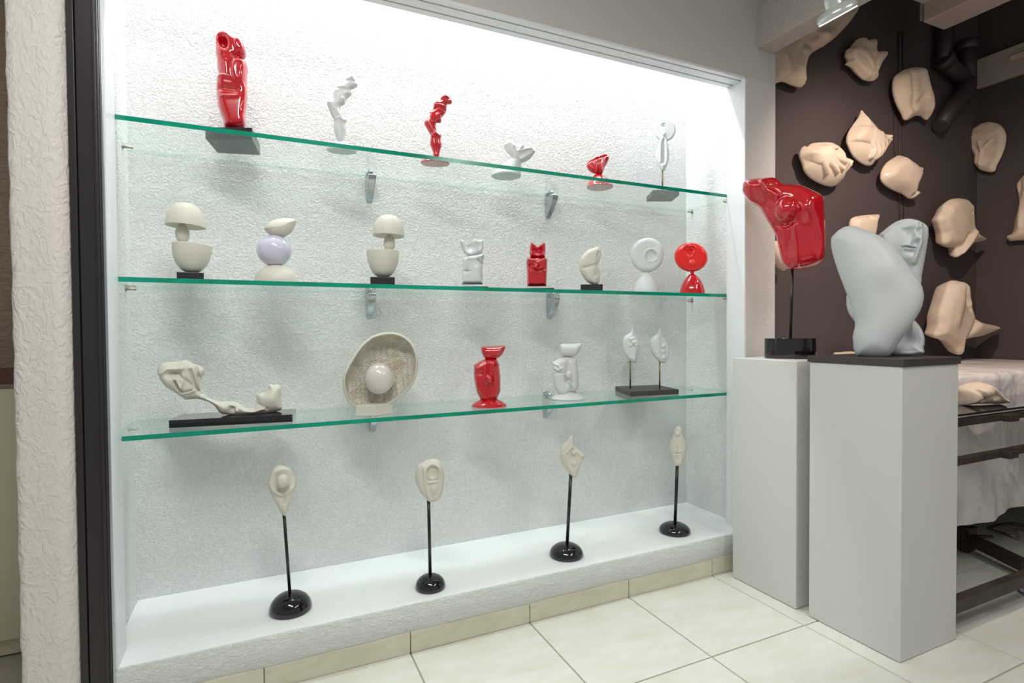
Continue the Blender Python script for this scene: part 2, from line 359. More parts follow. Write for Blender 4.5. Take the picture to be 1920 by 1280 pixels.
# hand-plastered riser under the ledge, edge a little wavy
V, Fc = [], []; NX = 60
for i in range(NX+1):
    x = -.02+(2.62)*i/NX; w = .0025*math.sin(x*9)+.002*math.sin(x*23+1)
    V += [(x, .004+w*.4, .06), (x, -.004+w, .075), (x, -.003+w*.6, ZF-.004+w*.5), (x, .006, ZF+.0003)]
for i in range(NX):
    for k in range(3): a = i*4+k; Fc.append((a, a+4, a+5, a+1))
struct(mesh('wall_front_riser', V, Fc, 'brush', None, True))
bb = struct(box('baseboard_back', (-.02, 2.6, .0, .02, 0, .068), 'grout', None, 0)); s0 = None
for i in range(-3, 4):
    x0 = T0+i*TS
    if s0 is None: s0 = box('skirting_tile', (.0015, TS-.0015, -.008, .004, .001, .070), 'skirt', bb, .0015); s = s0
    else: s = s0.copy(); COL.objects.link(s); s.parent = bb
    s.location = (x0, random.uniform(-.0008, .0008), 0)
struct(boxes('ceiling', [(-2.2, 2.70, -4.2, 0, ZC, ZC+.1), (-2.2, -.05, 0, 2.5, ZC, ZC+.1)], 'ceiling')); ZD = 3.5
struct(box('ceiling_gallery', (2.70, 5.2, -4.2, .6, ZD, ZD+.1), 'ceiling', None, 0)); struct(box('wall_upper_step', (2.70, 2.75, -4.2, .2, ZC+.1, ZD), 'drywall', None, 0))
XW, YW = 4.725, .2
struct(box('wall_far', (XR+.0, 5.0, YW, YW+.1, 0, ZD), 'dark_wall', None, 0))
struct(box('wall_right', (XW, XW+.1, -3.5, YW+.1, 0, ZD), 'dark_wall', None, 0))
struct(box('wall_left', (-1.6, -.05, 1.3, 1.4, 0, ZC), 'beige_wall', None, 0))
# coarse plaster pier at the left with a rounded right corner
V, Fc = [], []; XP = (on(1, -.042, 10, 100)[0]+on(1, -.042, 44, 1200)[0])/2; prof = [(XP-.012,.5),(XP-.008,.0),(XP-.006,-.03),(XP,-.042)]+[(XP+(-.082-XP)*t/6, -.042) for t in range(1,6)]+[(-.085+.04*math.sin(a), -.002-.040*math.cos(a)) for a in np.linspace(.1,1.5,7)]+[(-.045,.02)]
NZ = 160
for k in range(NZ+1):
    z = -.0+ZC*k/NZ
    for i, (x, y) in enumerate(prof): V.append((x+(.0008*math.sin(z*31+i*.2)+.0008*math.sin(z*57)+.0007*random.uniform(-1,1) if i < 4 else 0), y, z))
n = len(prof)
for k in range(NZ):
    for i in range(n-1): a = k*n+i; Fc.append((a, a+1, a+n+1, a+n))
struct(mesh('wall_left_pillar', V, Fc, 'plaster_coarse', None, True))
# ceiling beam, stippled
b0 = on(2, 2.36, 1453, 72); b1 = on(2, 2.36, 1453, 99)
struct(box('trim_5', (b0[0], b1[0], -1.7, YW, 2.36, ZC), 'beam', None, .004))
# white jamb of the side wall trunking: boxes that run along the side wall
def run(u, v0, v1, X, y0, th, name, m):
    a, b = on(0, X, u, v0), on(0, X, u, v1); return (X, X+th, y0, a[1], b[2], a[2])
# ================================================================== dark door frame
D = thing('sliding_door_frame', 'dark brown aluminium door frame post at the left end of the white niche', 'door frame', (-.01, -.02, 0))
def P_(name, b, m): return box(name, (b[0]+.01, b[1]+.01, b[2]+.02, b[3]+.02, b[4], b[5]), m, D, .0015)
P_('outer_lip', (-.046, -.030, -.022, .0, 0, ZC-.001), 'frame'); P_('stile', (-.028, .020, -.018, .0, 0, ZC-.001), 'frame')
P_('inner_fin', (.009, .016, -.026, -.018, 0, ZC-.001), 'frame'); P_('grey_channel', (.020, .027, -.008, .0, 0, ZC-.001), 'chrome')
# ================================================================== glass shelves, brackets, pins
def shelf(zt, lab):
    o = mesh('glass_shelf', boxv(.004, WX-.004, YS+.001, YD-.003, zt-.0145, zt-.0002), BF, None, None, mats=['glass', 'glass_edge', 'glass_back'], mi=[0,0,1,2,2,2])
    return meta(o, lab, 'shelf', 'glass shelves of the niche')
for zt, lab in ((Z1, 'top clear glass shelf with green edge, seen from below'), (Z2, 'middle clear glass shelf with green edge at eye height'), (Z3, 'lowest clear glass shelf with green edge, seen from above')): shelf(zt, lab)
def bracket_fn(X, Y, Z):
    # y: 0 at wall, negative to the front; wedge under the glass, small jaw above it
    w = .016-.004*np.clip(-Z/.09, 0, 1); q = np.clip(-Z/.092, 0, 1); dep = .072*(1-q**1.6)+.006
    lower = mxr([np.abs(X)-w, -Y-dep, Y, Z+.0, -Z-.095]); upper = np.sqrt((X/.013)**2+((Y+.022)/.034)**2+(Z/.0001*0+((Z-.0125)/.020))**2)-1
    upper = np.maximum(upper*.013, .0135-Z); jaw = mxr([np.abs(X)-.012, -Y-.004, Y, -Z-.005, Z-.03])
    return np.minimum(np.minimum(lower, upper), jaw)
br = None
for nm, zt, u, v in (('left', Z1, 694, 322), ('right', Z1, 1032, 360), ('left', Z2, 694, 550), ('right', Z2, 1035, 556), ('left', Z3, 700, 780), ('right', Z3, 1028, 745)):
    x = on(1, YD-.03, u, v)[0]; sh = {Z1:'top', Z2:'middle', Z3:'lowest'}[zt]
    B = thing('shelf_bracket', f'satin chrome wedge bracket clamping the {sh} glass shelf, the {nm} one of its two', 'bracket', (x, YD-.001, zt-.0150), 'chrome shelf brackets')
    if br is None: br = implicit('clamp_body', bracket_fn, (-.018, -.08, -.097), (.018, .003, .035), 'chrome', B, 70, 2)
    else: c = br.copy(); COL.objects.link(c); c.parent = B
pn = None
for zt, sh in ((Z1, 'top'), (Z2, 'middle'), (Z3, 'lowest')):
    for nm, x, y, sg in (('back left end', .0, .36, 1), ('back right end', WX, .40, -1), ('front right end', WX, .16, -1)):
        B = thing('shelf_pin', f'small steel pin under the {nm} of the {sh} glass shelf', 'shelf pin', (x, y, zt-.0188), 'steel shelf pins', 0 if sg > 0 else math.pi)
        if pn is None:
            pn = tube('peg', [(0,0,0),(.03,0,0)], .0038, 'pin', B, 10); pf = tube('collar', [(0,0,0),(.004,0,0)], .007, 'pin', B, 12)
        else:
            for q in (pn, pf): c = q.copy(); COL.objects.link(c); c.parent = B
# ================================================================== TOP SHELF
# tall red tower sculpture on black block
q = [on(2, Z1, *p) for p in ((385,260),(473,261),(488,291),(408,287))]; cen = sum(q)/4
F = Fr((cen[0], cen[1]-.01, Z1)); A = thing('tower_sculpture', 'tall glossy red abstract sculpture with a round hollow, on a black block', 'sculpture', F)
cs, sn = math.cos(-F.rz), math.sin(-F.rz)
def loc(F, P):
    d = np.array(P)[:2]-F.P[:2]; return (d@F.ex[:2], d@F.ey[:2])
def hgt(P, u, v):
    g = Fr((P[0], P[1], F.P[2])); return g.l(u, v)[1]
ht = hgt(q[0], 385, 238)
quadprism('block_base', [loc(F, p) for p in q], .0002, ht, 'blackmatt', A)
out = [(404,70),(411,62),(424,62),(436,70),(450,75),(459,88),(462,104),(457,111),(447,112),(460,117),(465,130),(463,150),(464,176),(463,195),(460,216),(458,240),(424,241),(417,222),(409,198),(406,172),(406,144),(409,142),(407,118),(404,92)]
relief('body', F, out, .036, .022, 'red', A, res=100, sm=2, feats=[
 ('b',418,83,7,11,-.040,.15),('p',449,90,10,14,.007),('l',[(436,110),(462,113)],2.5,-.009),('p',447,138,13,23,.010,-.1),('l',[(452,128),(448,150)],2.2,-.009),
 ('l',[(406,146),(431,152)],2.2,.008),('l',[(413,171),(443,174)],5,-.010),('l',[(411,187),(445,186)],2,.006),('l',[(424,122),(426,146)],4,.005),('l',[(460,165),(456,235)],3,.005)])
# small figures
def figure(F, label, m, out, basec, bw, feats, bm):
    A = thing('figurine', label, 'figurine', F)
    relief('body', F, out, .017, .013, m, A, res=90, feats=feats, sm=2)
    top = F.l(basec[0], basec[2])[1]
    w = bw*F.s
    prof = [(w*.95,0),(w,.005),(w*.97,top*.25),(w*.84,top*.5),(w*.6,top*.75),(w*.36,top*.92),(w*.2,top*1.05)]
    lathe('dome_base', prof, m if bm is None else bm, A, sx=1, sy=.72, off=(0,0,.0003)); return A
F = Fr(on(2, Z1, 641, 284)); k = 4.572
figure(F, 'small white faceted standing figure with a bun, on a domed base', 'white', Z5([(455,285),(480,305),(500,345),(506,370),(480,390),(448,403),(456,440),(420,478),(403,500),(397,528),(368,540),(356,545),(362,600),(414,662),(402,695),(406,750),(388,835),(372,880),(340,880),(328,830),(300,740),(302,670),(280,620),(247,540),(243,508),(290,494),(298,420),(325,375),(395,350),(402,312),(430,290)], k, 560, 80),
 (641,284,266), 29, [('l',Z5([(270,520),(330,600),(360,640)],k,560,80),4,.006),('l',Z5([(305,670),(350,655),(400,690)],k,560,80),2,.006),('l',Z5([(345,670),(350,830)],k,560,80),3,.005),('l',Z5([(400,330),(480,345)],k,560,80),2,-.005),('b',*Z5([(455,300)],k,560,80)[0],3,3,.006),('b',*Z5([(385,500)],k,560,80)[0],5,5,.010),('l',Z5([(330,400),(440,420)],k,560,80),2,-.005),('b',*Z5([(410,450)],k,560,80)[0],5,4,.006)], None)
F = Fr(on(2, Z1, 816, 308))
figure(F, 'small glossy red faceted standing figure, on a domed base', 'red', Z5([(1260,448),(1290,465),(1316,500),(1308,525),(1275,532),(1265,590),(1246,620),(1225,650),(1220,685),(1178,690),(1188,740),(1225,790),(1218,830),(1226,880),(1210,940),(1200,990),(1160,990),(1150,935),(1125,870),(1130,800),(1105,750),(1075,695),(1080,675),(1125,625),(1120,590),(1148,580),(1158,520),(1185,500),(1212,505),(1218,470)], k, 560, 80),
 (816,308,294), 27.5, [('l',Z5([(1110,690),(1150,760),(1180,800)],k,560,80),3,.007),('l',Z5([(1130,810),(1180,790),(1220,820)],k,560,80),2,.006),('l',Z5([(1180,820),(1190,940)],k,560,80),2,-.006),('l',Z5([(1140,590),(1200,560),(1260,590)],k,560,80),2,-.008),('b',*Z5([(1195,640)],k,560,80)[0],5,5,.010),('l',Z5([(1120,640),(1165,700)],k,560,80),2,-.006),('l',Z5([(1215,500),(1290,490)],k,560,80),2,-.006),('b',*Z5([(1250,470)],k,560,80)[0],4,4,.006)], None)
# folded knots on flared cones
def cone(F, A, name, m, bw, tw, topv, dx, baseu, ex=1.15):
    b = F.s*bw; t = F.s*tw; h = F.l(baseu, topv)[1]; sh = dx*F.s
    prof = [(b*.97,0),(b,.004)]+[(b+(t-b)*(s**ex), h*s) for s in np.linspace(.08,1,10)]
    def warp(V): V = V.copy(); V[:,0] += sh*(V[:,2]/h)**1.3; return V
    lathe(name, prof, m, A, off=(0,0,.0003), warp=warp)
F = Fr(on(2, Z1, 949, 331)); A = thing('knot_sculpture', 'matt white folded cloth knot on a flared cone', 'sculpture', F); k=3.692
cone(F, A, 'cone_base', 'whitematt', 28, 13, 301, 16, 949)
relief('folded_top', F, Z5([(238,265),(275,236),(320,262),(375,270),(452,300),(440,335),(410,367),(350,388),(300,352),(258,312)],k,880,200), .026, .016, 'whitematt', A, res=80, feats=[('l',Z5([(260,250),(300,340)],k,880,200),1.8,-.004),('l',Z5([(285,245),(330,370)],k,880,200),1.8,.006),('l',Z5([(330,270),(310,310),(345,375)],k,880,200),2,-.0045),('l',Z5([(375,275),(340,320),(430,300)],k,880,200),2,.008),('l',Z5([(350,350),(400,315),(450,305)],k,880,200),2,-.005),('l',Z5([(360,375),(430,335)],k,880,200),2,.006)])
F = Fr(on(2, Z1, 1125, 352)); A = thing('knot_sculpture', 'small glossy red folded knot on a flared cone', 'sculpture', F)
cone(F, A, 'cone_base', 'red', 25.5, 8, 328, -3, 1125, 1.7)
relief('folded_top', F, Z5([(810,405),(838,372),(915,336),(950,332),(968,350),(962,378),(938,420),(916,468),(862,462),(825,440)],k,880,200), .024, .014, 'red', A, res=80, feats=[('l',Z5([(830,390),(870,372),(950,345)],k,880,200),2.2,-.010),('l',Z5([(860,350),(900,360)],k,880,200),2,.006),('l',Z5([(845,400),(865,455)],k,880,200),1.5,-.006),('l',Z5([(880,390),(885,455)],k,880,200),1.5,.006),('l',Z5([(905,380),(900,460)],k,880,200),1.5,-.006),('l',Z5([(940,370),(915,440)],k,880,200),1.5,.006)])
# disk, pod, rod, slab
q = [on(2, Z1, *p) for p in ((1212,378),(1259,378),(1274,366),(1224,366))]; cen = sum(q)/4
F = Fr((cen[0], cen[1], Z1)); A = thing('disc_and_pod_sculpture', 'pale grey disc above a slender pod on a brass rod and grey slab', 'sculpture', F)
quadprism('slab_base', [loc(F, p) for p in q], .0002, hgt(q[2],1274,356), 'slate', A)
def circ(u, v, a, b, n=20, r=0): return [(u+a*math.cos(t)*math.cos(r)-b*math.sin(t)*math.sin(r), v+a*math.cos(t)*math.sin(r)+b*math.sin(t)*math.cos(r)) for t in np.linspace(0, 2*math.pi, n, endpoint=False)]
x0 = F.l(1242, 300)[0]
tube('rod', [(x0,0,hgt(q[2],1274,356)-.001),(x0,0,F.l(1242,312)[1])], 1.5*F.s, 'brass', A)
relief('disc', F, circ(1246.5,243.5,20.5,22,20,.15), .010, .008, 'white', A, res=70, feats=[('p',1245,235.5,5,3.5,-.008),('b',1242.5,235.5,2,2,.009),('b',1247.5,235,2,2,.008),('l',[(1245,252),(1243,262)],2.5,.010)])
relief('pod', F, Z5([(1345,182),(1365,215),(1372,262),(1386,330),(1372,400),(1350,446),(1325,436),(1298,390),(1287,330),(1310,265),(1322,215)],k,880,200), .014, .012, 'white', A, res=80, yo=-.006, feats=[('l',Z5([(1345,215),(1345,400)],k,880,200),2.2,-.011),('l',Z5([(1325,240),(1322,390)],k,880,200),1.5,.005),('l',Z5([(1365,240),(1368,390)],k,880,200),1.5,.005),('b',*Z5([(1345,210)],k,880,200)[0],2,6,.010),('b',*Z5([(1343,410)],k,880,200)[0],2,5,.010)])
# ================================================================== MIDDLE SHELF
def cup(F, A, name, m, u, v0, v1, hw, tilt=0, up=False, sy=1.0, p=.86):
    """half-egg bowl: rim at v0 (top), bottom at v1; up=True makes a cap with the rim below"""
    c0 = F.l(u, v0); c1 = F.l(u, v1); h = abs(c0[1]-c1[1]); w = hw*F.s; pr = []
    for t in np.linspace(0, 1, 16):
        a = t*math.pi/2; pr.append((max(w*math.sin(a)**p, .0001), h*(1-math.cos(a))))
    th = .005*w/.05; pr += [(w-.4*th, h+.3*th), (w-th, h), (w*.8, h-.006), (0.0001, h-.010)]
    def warp(V):
        V = V.copy()
        if up: V[:,2] = h-V[:,2]
        return V
    return lathe(name, pr if not up else pr, m, A, sy=sy, warp=warp, tilt=((0,1,0), tilt), off=(c0[0], 0, (c1[1] if not up else c1[1])))
def egg(F, A, name, m, u, v, a, b, y=0, tilt=0):
    c = F.l(u, v); A_ = a*F.s; B_ = b*F.sv
    return lathe(name, [(max(A_*math.sin(t), .00001), -B_*math.cos(t)*(1.0)) for t in np.linspace(0, math.pi, 24)], m, A, off=(c[0], y, c[1]), tilt=((0,1,0), tilt))
def lampform(px, label, cap, stem, bowl, base, y=.20):
    X = on(1, y, px, base[2]); F = Fr((X[0], y, Z2)); A = thing('mushroom_sculpture', label, 'sculpture', F)
    w = (base[1]-base[0])/2*F.s; c = F.l((base[0]+base[1])/2, base[2]); ht = F.l(px, base[3])[1]
    box('plinth', (c[0]-w, c[0]+w, -w*.9, w*.9, .0003, ht), 'blackmatt', A)
    cup(F, A, 'bowl', 'cream', bowl[0], bowl[1], base[3], bowl[2], tilt=bowl[3]); egg(F, A, 'stem', 'cream', *stem)
    cup(F, A, 'cap', 'cream', cap[0], cap[1], cap[2], cap[3], tilt=cap[4], up=True, p=.75)
lampform(357, 'cream bowl with egg stem and tilted cap, the larger one at the far left', (347,380,424,38.5,.05), (342,438,13.5,19), (357,459,38.5,.06), (332,382,521,512))
lampform(718, 'cream bowl with egg stem and domed cap, the narrower one left of the block heads', (728,403,442,30,.03), (730,456,11,16), (718,471,30.5,.0), (695,740,529,521))
X = on(1, .19, 519, 522); F = Fr((X[0], .19, Z2)); A = thing('stacked_sculpture', 'lavender glossy ball between a cream dome and a tilted cream bowl', 'sculpture', F)
w = 42*F.s; ht = F.l(519,496)[1]
lathe('dome_base', [(w*math.sin(t), ht*math.cos(t)) for t in np.linspace(math.pi/2, 0.001, 18)], 'cream', A, off=(0,0,.0003))
egg(F, A, 'ball', 'lavender', 514.5, 470, 33.5, 29.5, 0, -.2)
k=3.692
relief('tilted_bowl', F, Z5([(795,212),(828,172),(890,150),(955,144),(1000,150),(1016,168),(1005,205),(985,240),(942,270),(900,276),(850,270),(810,238)],k,280,370), .038, .040, 'cream', A, res=70, feats=[('b',*Z5([(920,155)],k,280,370)[0],22,3,-.01)])
k=3.556; O=(k,840,420)
def z(*p): return Z5(p, *O)
def z1(x, y): return Z5([(x,y)], *O)[0]
y=.20; X = on(1, y, 893, 533); F = Fr((X[0], y, Z2)); A = thing('block_head_sculpture', 'white square block bust with a hollow crescent head, on a thin black plate', 'sculpture', F)
c=F.l(893,533); box('plate', (F.l(866,530)[0], F.l(915,530)[0], -.04, .04, .0003, .007), 'blackmatt', A)
relief('block_body', F, z((98,228),(140,214),(210,200),(244,203),(243,220),(236,236),(234,262),(230,275),(232,401),(160,403),(90,401),(95,320)), .03, .014, 'white', A, res=90, smooth=False, sm=3, feats=[('l',z((135,240),(130,318)),2.2,-.006),('b',*z1(120,318),3,3,-.006),('l',z((112,315),(150,315)),1,-.005),('b',*z1(232,212),6,7,.012),('l',z((200,245),(220,268),(240,262)),2,-.010),('l',z((150,235),(215,225)),3,.004),('l',z((188,300),(192,398)),5,.004)])
relief('crescent_head', F, z((80,108),(104,110),(130,138),(165,110),(182,99),(200,106),(233,110),(236,150),(228,185),(210,202),(172,213),(138,215),(108,192),(88,150)), .024, .014, 'white', A, res=80, sm=2, feats=[('b',*z1(145,152),9,10,-.022),('b',*z1(212,140),4,9,-.010),('l',z((185,110),(188,150),(205,185)),1.6,.006)])
X = on(1, y, 1007, 537); F = Fr((X[0], y, Z2)); A = thing('block_head_sculpture', 'glossy red square block bust with carved eye and cupped head, on a black plate', 'sculpture', F)
box('plate', (F.l(984,536)[0], F.l(1038,536)[0], -.045, .045, .0003, .007), 'blackmatt', A)
relief('block_body', F, z((522,228),(540,222),(650,224),(664,236),(662,300),(657,414),(590,416),(527,414),(524,300)), .032, .014, 'red', A, res=90, smooth=False, sm=3, feats=[('l',z((535,240),(575,245),(600,262),(650,232)),2.6,.007),('l',z((530,265),(560,300),(600,322),(640,298)),2.2,-.009),('b',*z1(590,292),5,7,.016),('l',z((540,280),(570,275)),2,-.007),('l',z((612,300),(645,296)),1.6,.006),('l',z((560,318),(600,334),(640,312)),1.8,.006)])
relief('cupped_head', F, z((544,172),(552,126),(562,124),(585,142),(600,150),(618,136),(642,122),(650,136),(650,200),(640,226),(560,224),(544,206)), .026, .014, 'red', A, res=80, sm=2, feats=[('b',*z1(578,178),4.5,7,-.018),('b',*z1(614,176),4.5,7,-.020),('l',z((600,150),(602,190)),1.6,.008),('l',z((560,200),(600,218),(640,198)),1.6,.006)])
X = on(1, y, 1109, 541); F = Fr((X[0], y, Z2)); A = thing('shell_sculpture', 'cream ear-like shell standing on a small black block', 'sculpture', F)
ht = F.l(1109,534)[1]; box('plinth', (F.l(1089,541)[0], F.l(1130,541)[0], -.033, .033, .0003, ht), 'blackmatt', A)
relief('shell', F, z((985,156),(1002,153),(1018,168),(1020,205),(1010,245),(998,272),(1010,310),(1012,360),(1004,392),(988,404),(965,404),(930,385),(900,350),(880,312),(875,262),(892,215),(935,172)), .026, .022, 'cream', A, res=90, feats=[('b',*z1(1003,200),4.5,12,-.012),('r',*z1(1003,200),6,.004,1.5,.7),('b',*z1(992,350),5,11,-.012),('l',z((905,295),(960,280),(1000,275)),2.4,-.007),('b',*z1(990,360),2.5,4,.009)])
def discfig(px, label, m, mb, ce, a, b, rot, neck, bw, feats, bot):
    X = on(1, y, px, bot); F = Fr((X[0], y, Z2)); A = thing('disc_head_sculpture', label, 'sculpture', F)
    relief('disc_head', F, circ(ce[0], ce[1], a, b, 24, rot), .022, .020, m, A, res=90, feats=feats)
    h = F.l(px, neck)[1]; w = bw*F.s; c = F.l(px, bot)[0]
    prof = [(w*.96,0.0),(w,.004)]+[(w*math.cos(s*math.pi/2)**.62 if s < .97 else w*.13, h*s) for s in np.linspace(.08,.97,16)]+[(w*.16,h*1.02),(w*.16,h*1.13)]
    lathe('body', prof, mb, A, off=(c,0,.0003), sy=.8); return A
discfig(1212, 'matt white round disc head with a ringed eye on a rounded white body', 'white', 'white', (1213.8,478), 31, 32.5, .3, 508.5, 23.5, [('r',*z1(1355,213),12,.0035,1.6),('p',*z1(1355,213),10,10,-.007),('b',*z1(1353,212),2.6,2.6,.006),('b',*z1(1353,206),6,6,-.006)], 549)
discfig(1298, 'glossy red round disc head with a heart-shaped hollow on a rounded red body', 'redflat', 'red', (1295.7,482), 31.5, 27.5, .1, 512, 24, [('p',*z1(1593,168),5,5.5,-.009),('p',*z1(1628,170),5,5.5,-.009),('p',*z1(1612,192),5.5,6,-.009),('b',*z1(1611,186),2,5,.009),('o',*z1(1628,266),4,4,.007),('b',*z1(1632,266),1.6,1.6,-.006),('r',*z1(1628,266),5,.002,1.2)], 552)
# ================================================================== LOWEST SHELF
k=4.923; O=(k,210,650)
q = [on(2, Z3, *p) for p in ((316.6,802.8),(548.5,790.8),)]; q0, q1 = q; dirv = (q1-q0)/np.linalg.norm(q1-q0); nrm = np.array([-dirv[1], dirv[0], 0])
ht_ = None
F = Fr(((q0+q1)/2+nrm*.07)); A = thing('reclining_sculpture', 'cream wind-blown veil and reclining torso on a long black gloss slab', 'sculpture', F)
g = Fr(q0); hS = g.l(316.6, 788)[1]
quadprism('slab', [loc(F, p) for p in (q0, q1, q1+nrm*.145, q0+nrm*.145)], .0002, hS, 'black', A)
relief('veil_and_torso', F, z((415,232),(438,176),(500,146),(605,136),(680,124),(762,160),(815,178),(852,205),(850,250),(822,300),(836,400),(880,462),(980,502),(1080,504),(1160,515),(1230,562),(1298,556),(1332,512),(1340,440),(1400,420),(1440,382),(1455,346),(1492,352),(1530,345),(1562,382),(1558,470),(1572,562),(1530,592),(1400,620),(1250,634),(1100,628),(1003,612),(955,555),(920,522),(850,492),(770,478),(690,486),(645,464),(600,432),(500,372),(452,310),(432,268)), .028, .026, 'cream', A, res=150, sm=2, feats=[
 ('l',z((440,255),(520,200),(600,205),(645,200)),3.5,.012),('b',*z1(580,235),12,6,-.020,.1),('l',z((650,190),(660,300),(640,380)),3,.008),('l',z((780,180),(815,330),(840,430)),2.4,-.016),('l',z((750,190),(790,310),(860,450)),2.2,.012),('l',z((720,210),(760,330),(830,440)),2,-.010),
 ('l',z((585,310),(620,380),(665,418),(740,395)),2.2,-.014),('l',z((600,300),(640,370)),1.6,.010),('l',z((665,425),(780,395)),2,.010),('l',z((640,270),(720,330),(800,400)),3,-.010),('b',*z1(500,310),16,12,.010),
 ('b',*z1(1120,565),10,6,-.010,.2),('l',z((1090,530),(1140,540),(1150,590)),2,.008),('l',z((1180,560),(1300,590),(1400,560)),4,.010),('b',*z1(1460,480),16,18,.012),('b',*z1(1250,575),12,5,.006),('l',z((1340,520),(1420,560)),3,-.008)])
# bowl with glass ball
k=5.82; O=(k,600,600)
F = Fr((.775, .20, Z3)); A = thing('bowl_sculpture', 'large tilted cream bowl with rough inside cradling a glossy pale ball', 'sculpture', F)
rim = z((760,128),(880,150),(985,222),(1050,335),(1070,480),(1043,640),(962,772),(820,888),(690,955),(560,992),(425,982),(322,912),(268,805),(245,680),(270,560),(340,425),(430,292),(540,190),(645,145))
Pr = catmull(F.L(rim)); 
def carve(x, zz, d):
    c = F.l(*z1(660,560)); qd = np.clip((d-.009)/.05, 0, 1); n = wob(x, 0*x, zz, 150, 3)*.0035+wob(x, 0*x, zz, 320, 5)*.002
    return (.012+.052*np.sqrt(np.maximum(0, 1-(1-qd)**2))+n)*(d > .009)-.0*(x)
relief('bowl', F, rim, .012, .012, 'cream', A, back=.070, res=130, carve=carve, sm=1, mats=['cream','cream_rough'],
       face_mat=lambda c: ((sd_poly(Pr, c[:,0], c[:,2]) > .011) & (c[:,1] < .060) & (c[:,1] > -.003) & (c[:,1] < .012+.058*np.sqrt(np.maximum(0,1-(1-np.clip((sd_poly(Pr, c[:,0], c[:,2])-.009)/.05,0,1))**2)))).astype(int))
cb = F.l(700, 770); 
o = quadprism('foot', [(F.l(668,780)[0],-.028),(F.l(705,780)[0],-.045),(F.l(736,780)[0],.0),(F.l(700,780)[0],.05)], .0003, F.l(700,757)[1], 'cream', A)
e = egg(F, A, 'glossy_ball', 'pearl', 711, 709, 28, 30, -.0, 0)
k=3.692; O=(k,860,600)
def bust(pxc, pyc, label, m, body, bowl, bw, topv, feats, bf, nose):
    X = on(2, Z3, pxc, pyc); F = Fr(X); A = thing('head_bust', label, 'sculpture', F)
    w = bw*F.s; h = F.l(pxc, topv)[1]
    lathe('dome_base', [(w*.95,0),(w,.003),(w*.93,h*.25),(w*.76,h*.5),(w*.52,h*.74),(w*.36,h*.92),(.0002,h)], m, A, off=(0,0,.0003), sy=.8)
    relief('head', F, body, .036, .022, m, A, res=90, feats=feats, smooth=False, sm=4)
    egg(F, A, 'nose', m, nose[0], nose[1], nose[2], nose[3], -.045); egg(F, A, 'neck', m, pxc-1, nose[4], 9, 7)
    relief('bowl_hat', F, bowl, .030, .022, m, A, res=80, feats=bf, sm=2)
bust(917, 762, 'glossy red block head with round nose and bowl hat on a domed base', 'red', z((102,312),(150,282),(188,266),(262,264),(282,305),(290,400),(291,488),(270,538),(200,566),(150,552),(120,490),(104,400)), z((155,190),(165,181),(240,181),(320,177),(316,212),(290,250),(260,266),(190,268),(166,244),(155,212)), 34, 744,
     [('l',z((205,280),(200,370)),2.4,-.007),('l',z((190,440),(210,540)),3,-.006),('l',z((110,330),(150,320),(165,350)),1.8,.006),('l',z((115,370),(160,365)),1.8,-.006),('l',z((240,300),(255,520)),2.5,.006),('b',*z1(140,430),8,22,.006)], [('l',z((240,250),(290,235),(310,190)),2,-.006)], (917.5,709,5.6,6.6,749))
bust(1065, 748, 'matt white block head with round nose and bowl hat on a domed base', 'whitematt', z((650,292),(700,262),(745,250),(815,262),(828,350),(832,452),(812,496),(772,500),(740,526),(692,512),(660,462),(648,372)), z((698,192),(712,167),(780,165),(850,163),(836,215),(802,248),(720,250),(700,226)), 31.5, 732,
     [('l',z((752,260),(742,350),(745,420),(780,470)),2.2,-.010),('l',z((780,420),(775,500)),2,-.008),('l',z((655,320),(690,345),(715,330)),1.6,.008),('l',z((660,345),(700,355)),1.5,-.008),('l',z((655,300),(690,310),(705,330)),1.5,.006),('l',z((655,368),(738,362)),1.6,-.005),('b',*z1(765,440),4,12,.008)], [('b',*z1(775,200),18,10,.004)], (1066.5,701,5.2,7.2,738))
# twin pods
F = Fr((2.03, .25, Z3)); A = thing('twin_pod_sculpture', 'two small white pods on brass rods sharing one dark slab', 'sculpture', F)
q = [on(2, Z3, *p) for p in ((1182,743.5),(1273,738.5))]; q2 = on(2, Z3+.022, 1233,721); q3 = on(2, Z3+.022, 1153.5,724)
quadprism('slab', [loc(F, p) for p in (q[0], q[1], q2, q3)], .0002, .022, 'slate', A)
for (ru, r0, r1), po, ft in (((1181.8,674,727), z((1205,44),(1225,112),(1256,168),(1250,205),(1230,284),(1212,294),(1170,266),(1145,220),(1134,160),(1150,112),(1190,82)), [('b',*z1(1215,160),8,9,.010),('l',z((1190,130),(1225,120),(1245,170)),1.5,.006),('l',z((1200,190),(1225,160)),1.4,-.007),('l',z((1225,200),(1218,280)),2.4,.007),('l',z((1190,150),(1230,200)),1.4,-.007)]),
                       ((1237,678,725.5), z((1395,58),(1416,112),(1450,170),(1456,242),(1440,286),(1420,298),(1385,285),(1340,232),(1322,168),(1338,122),(1375,92)), [('l',z((1390,80),(1385,170),(1405,285)),1.8,.006),('o',*z1(1418,180),4,4,.010),('o',*z1(1418,215),4,4,.010),('o',*z1(1421,258),4,4,.010),('b',*z1(1420,200),8,20,-.006)])):
    a = F.l(ru, r1); b = F.l(ru, r0-4)
    tube('rod', [(a[0],0,.0215),(a[0],0,b[1])], 1.5*F.s, 'brass', A); relief('pod', F, po, .022, .020, 'white', A, res=80, feats=ft)
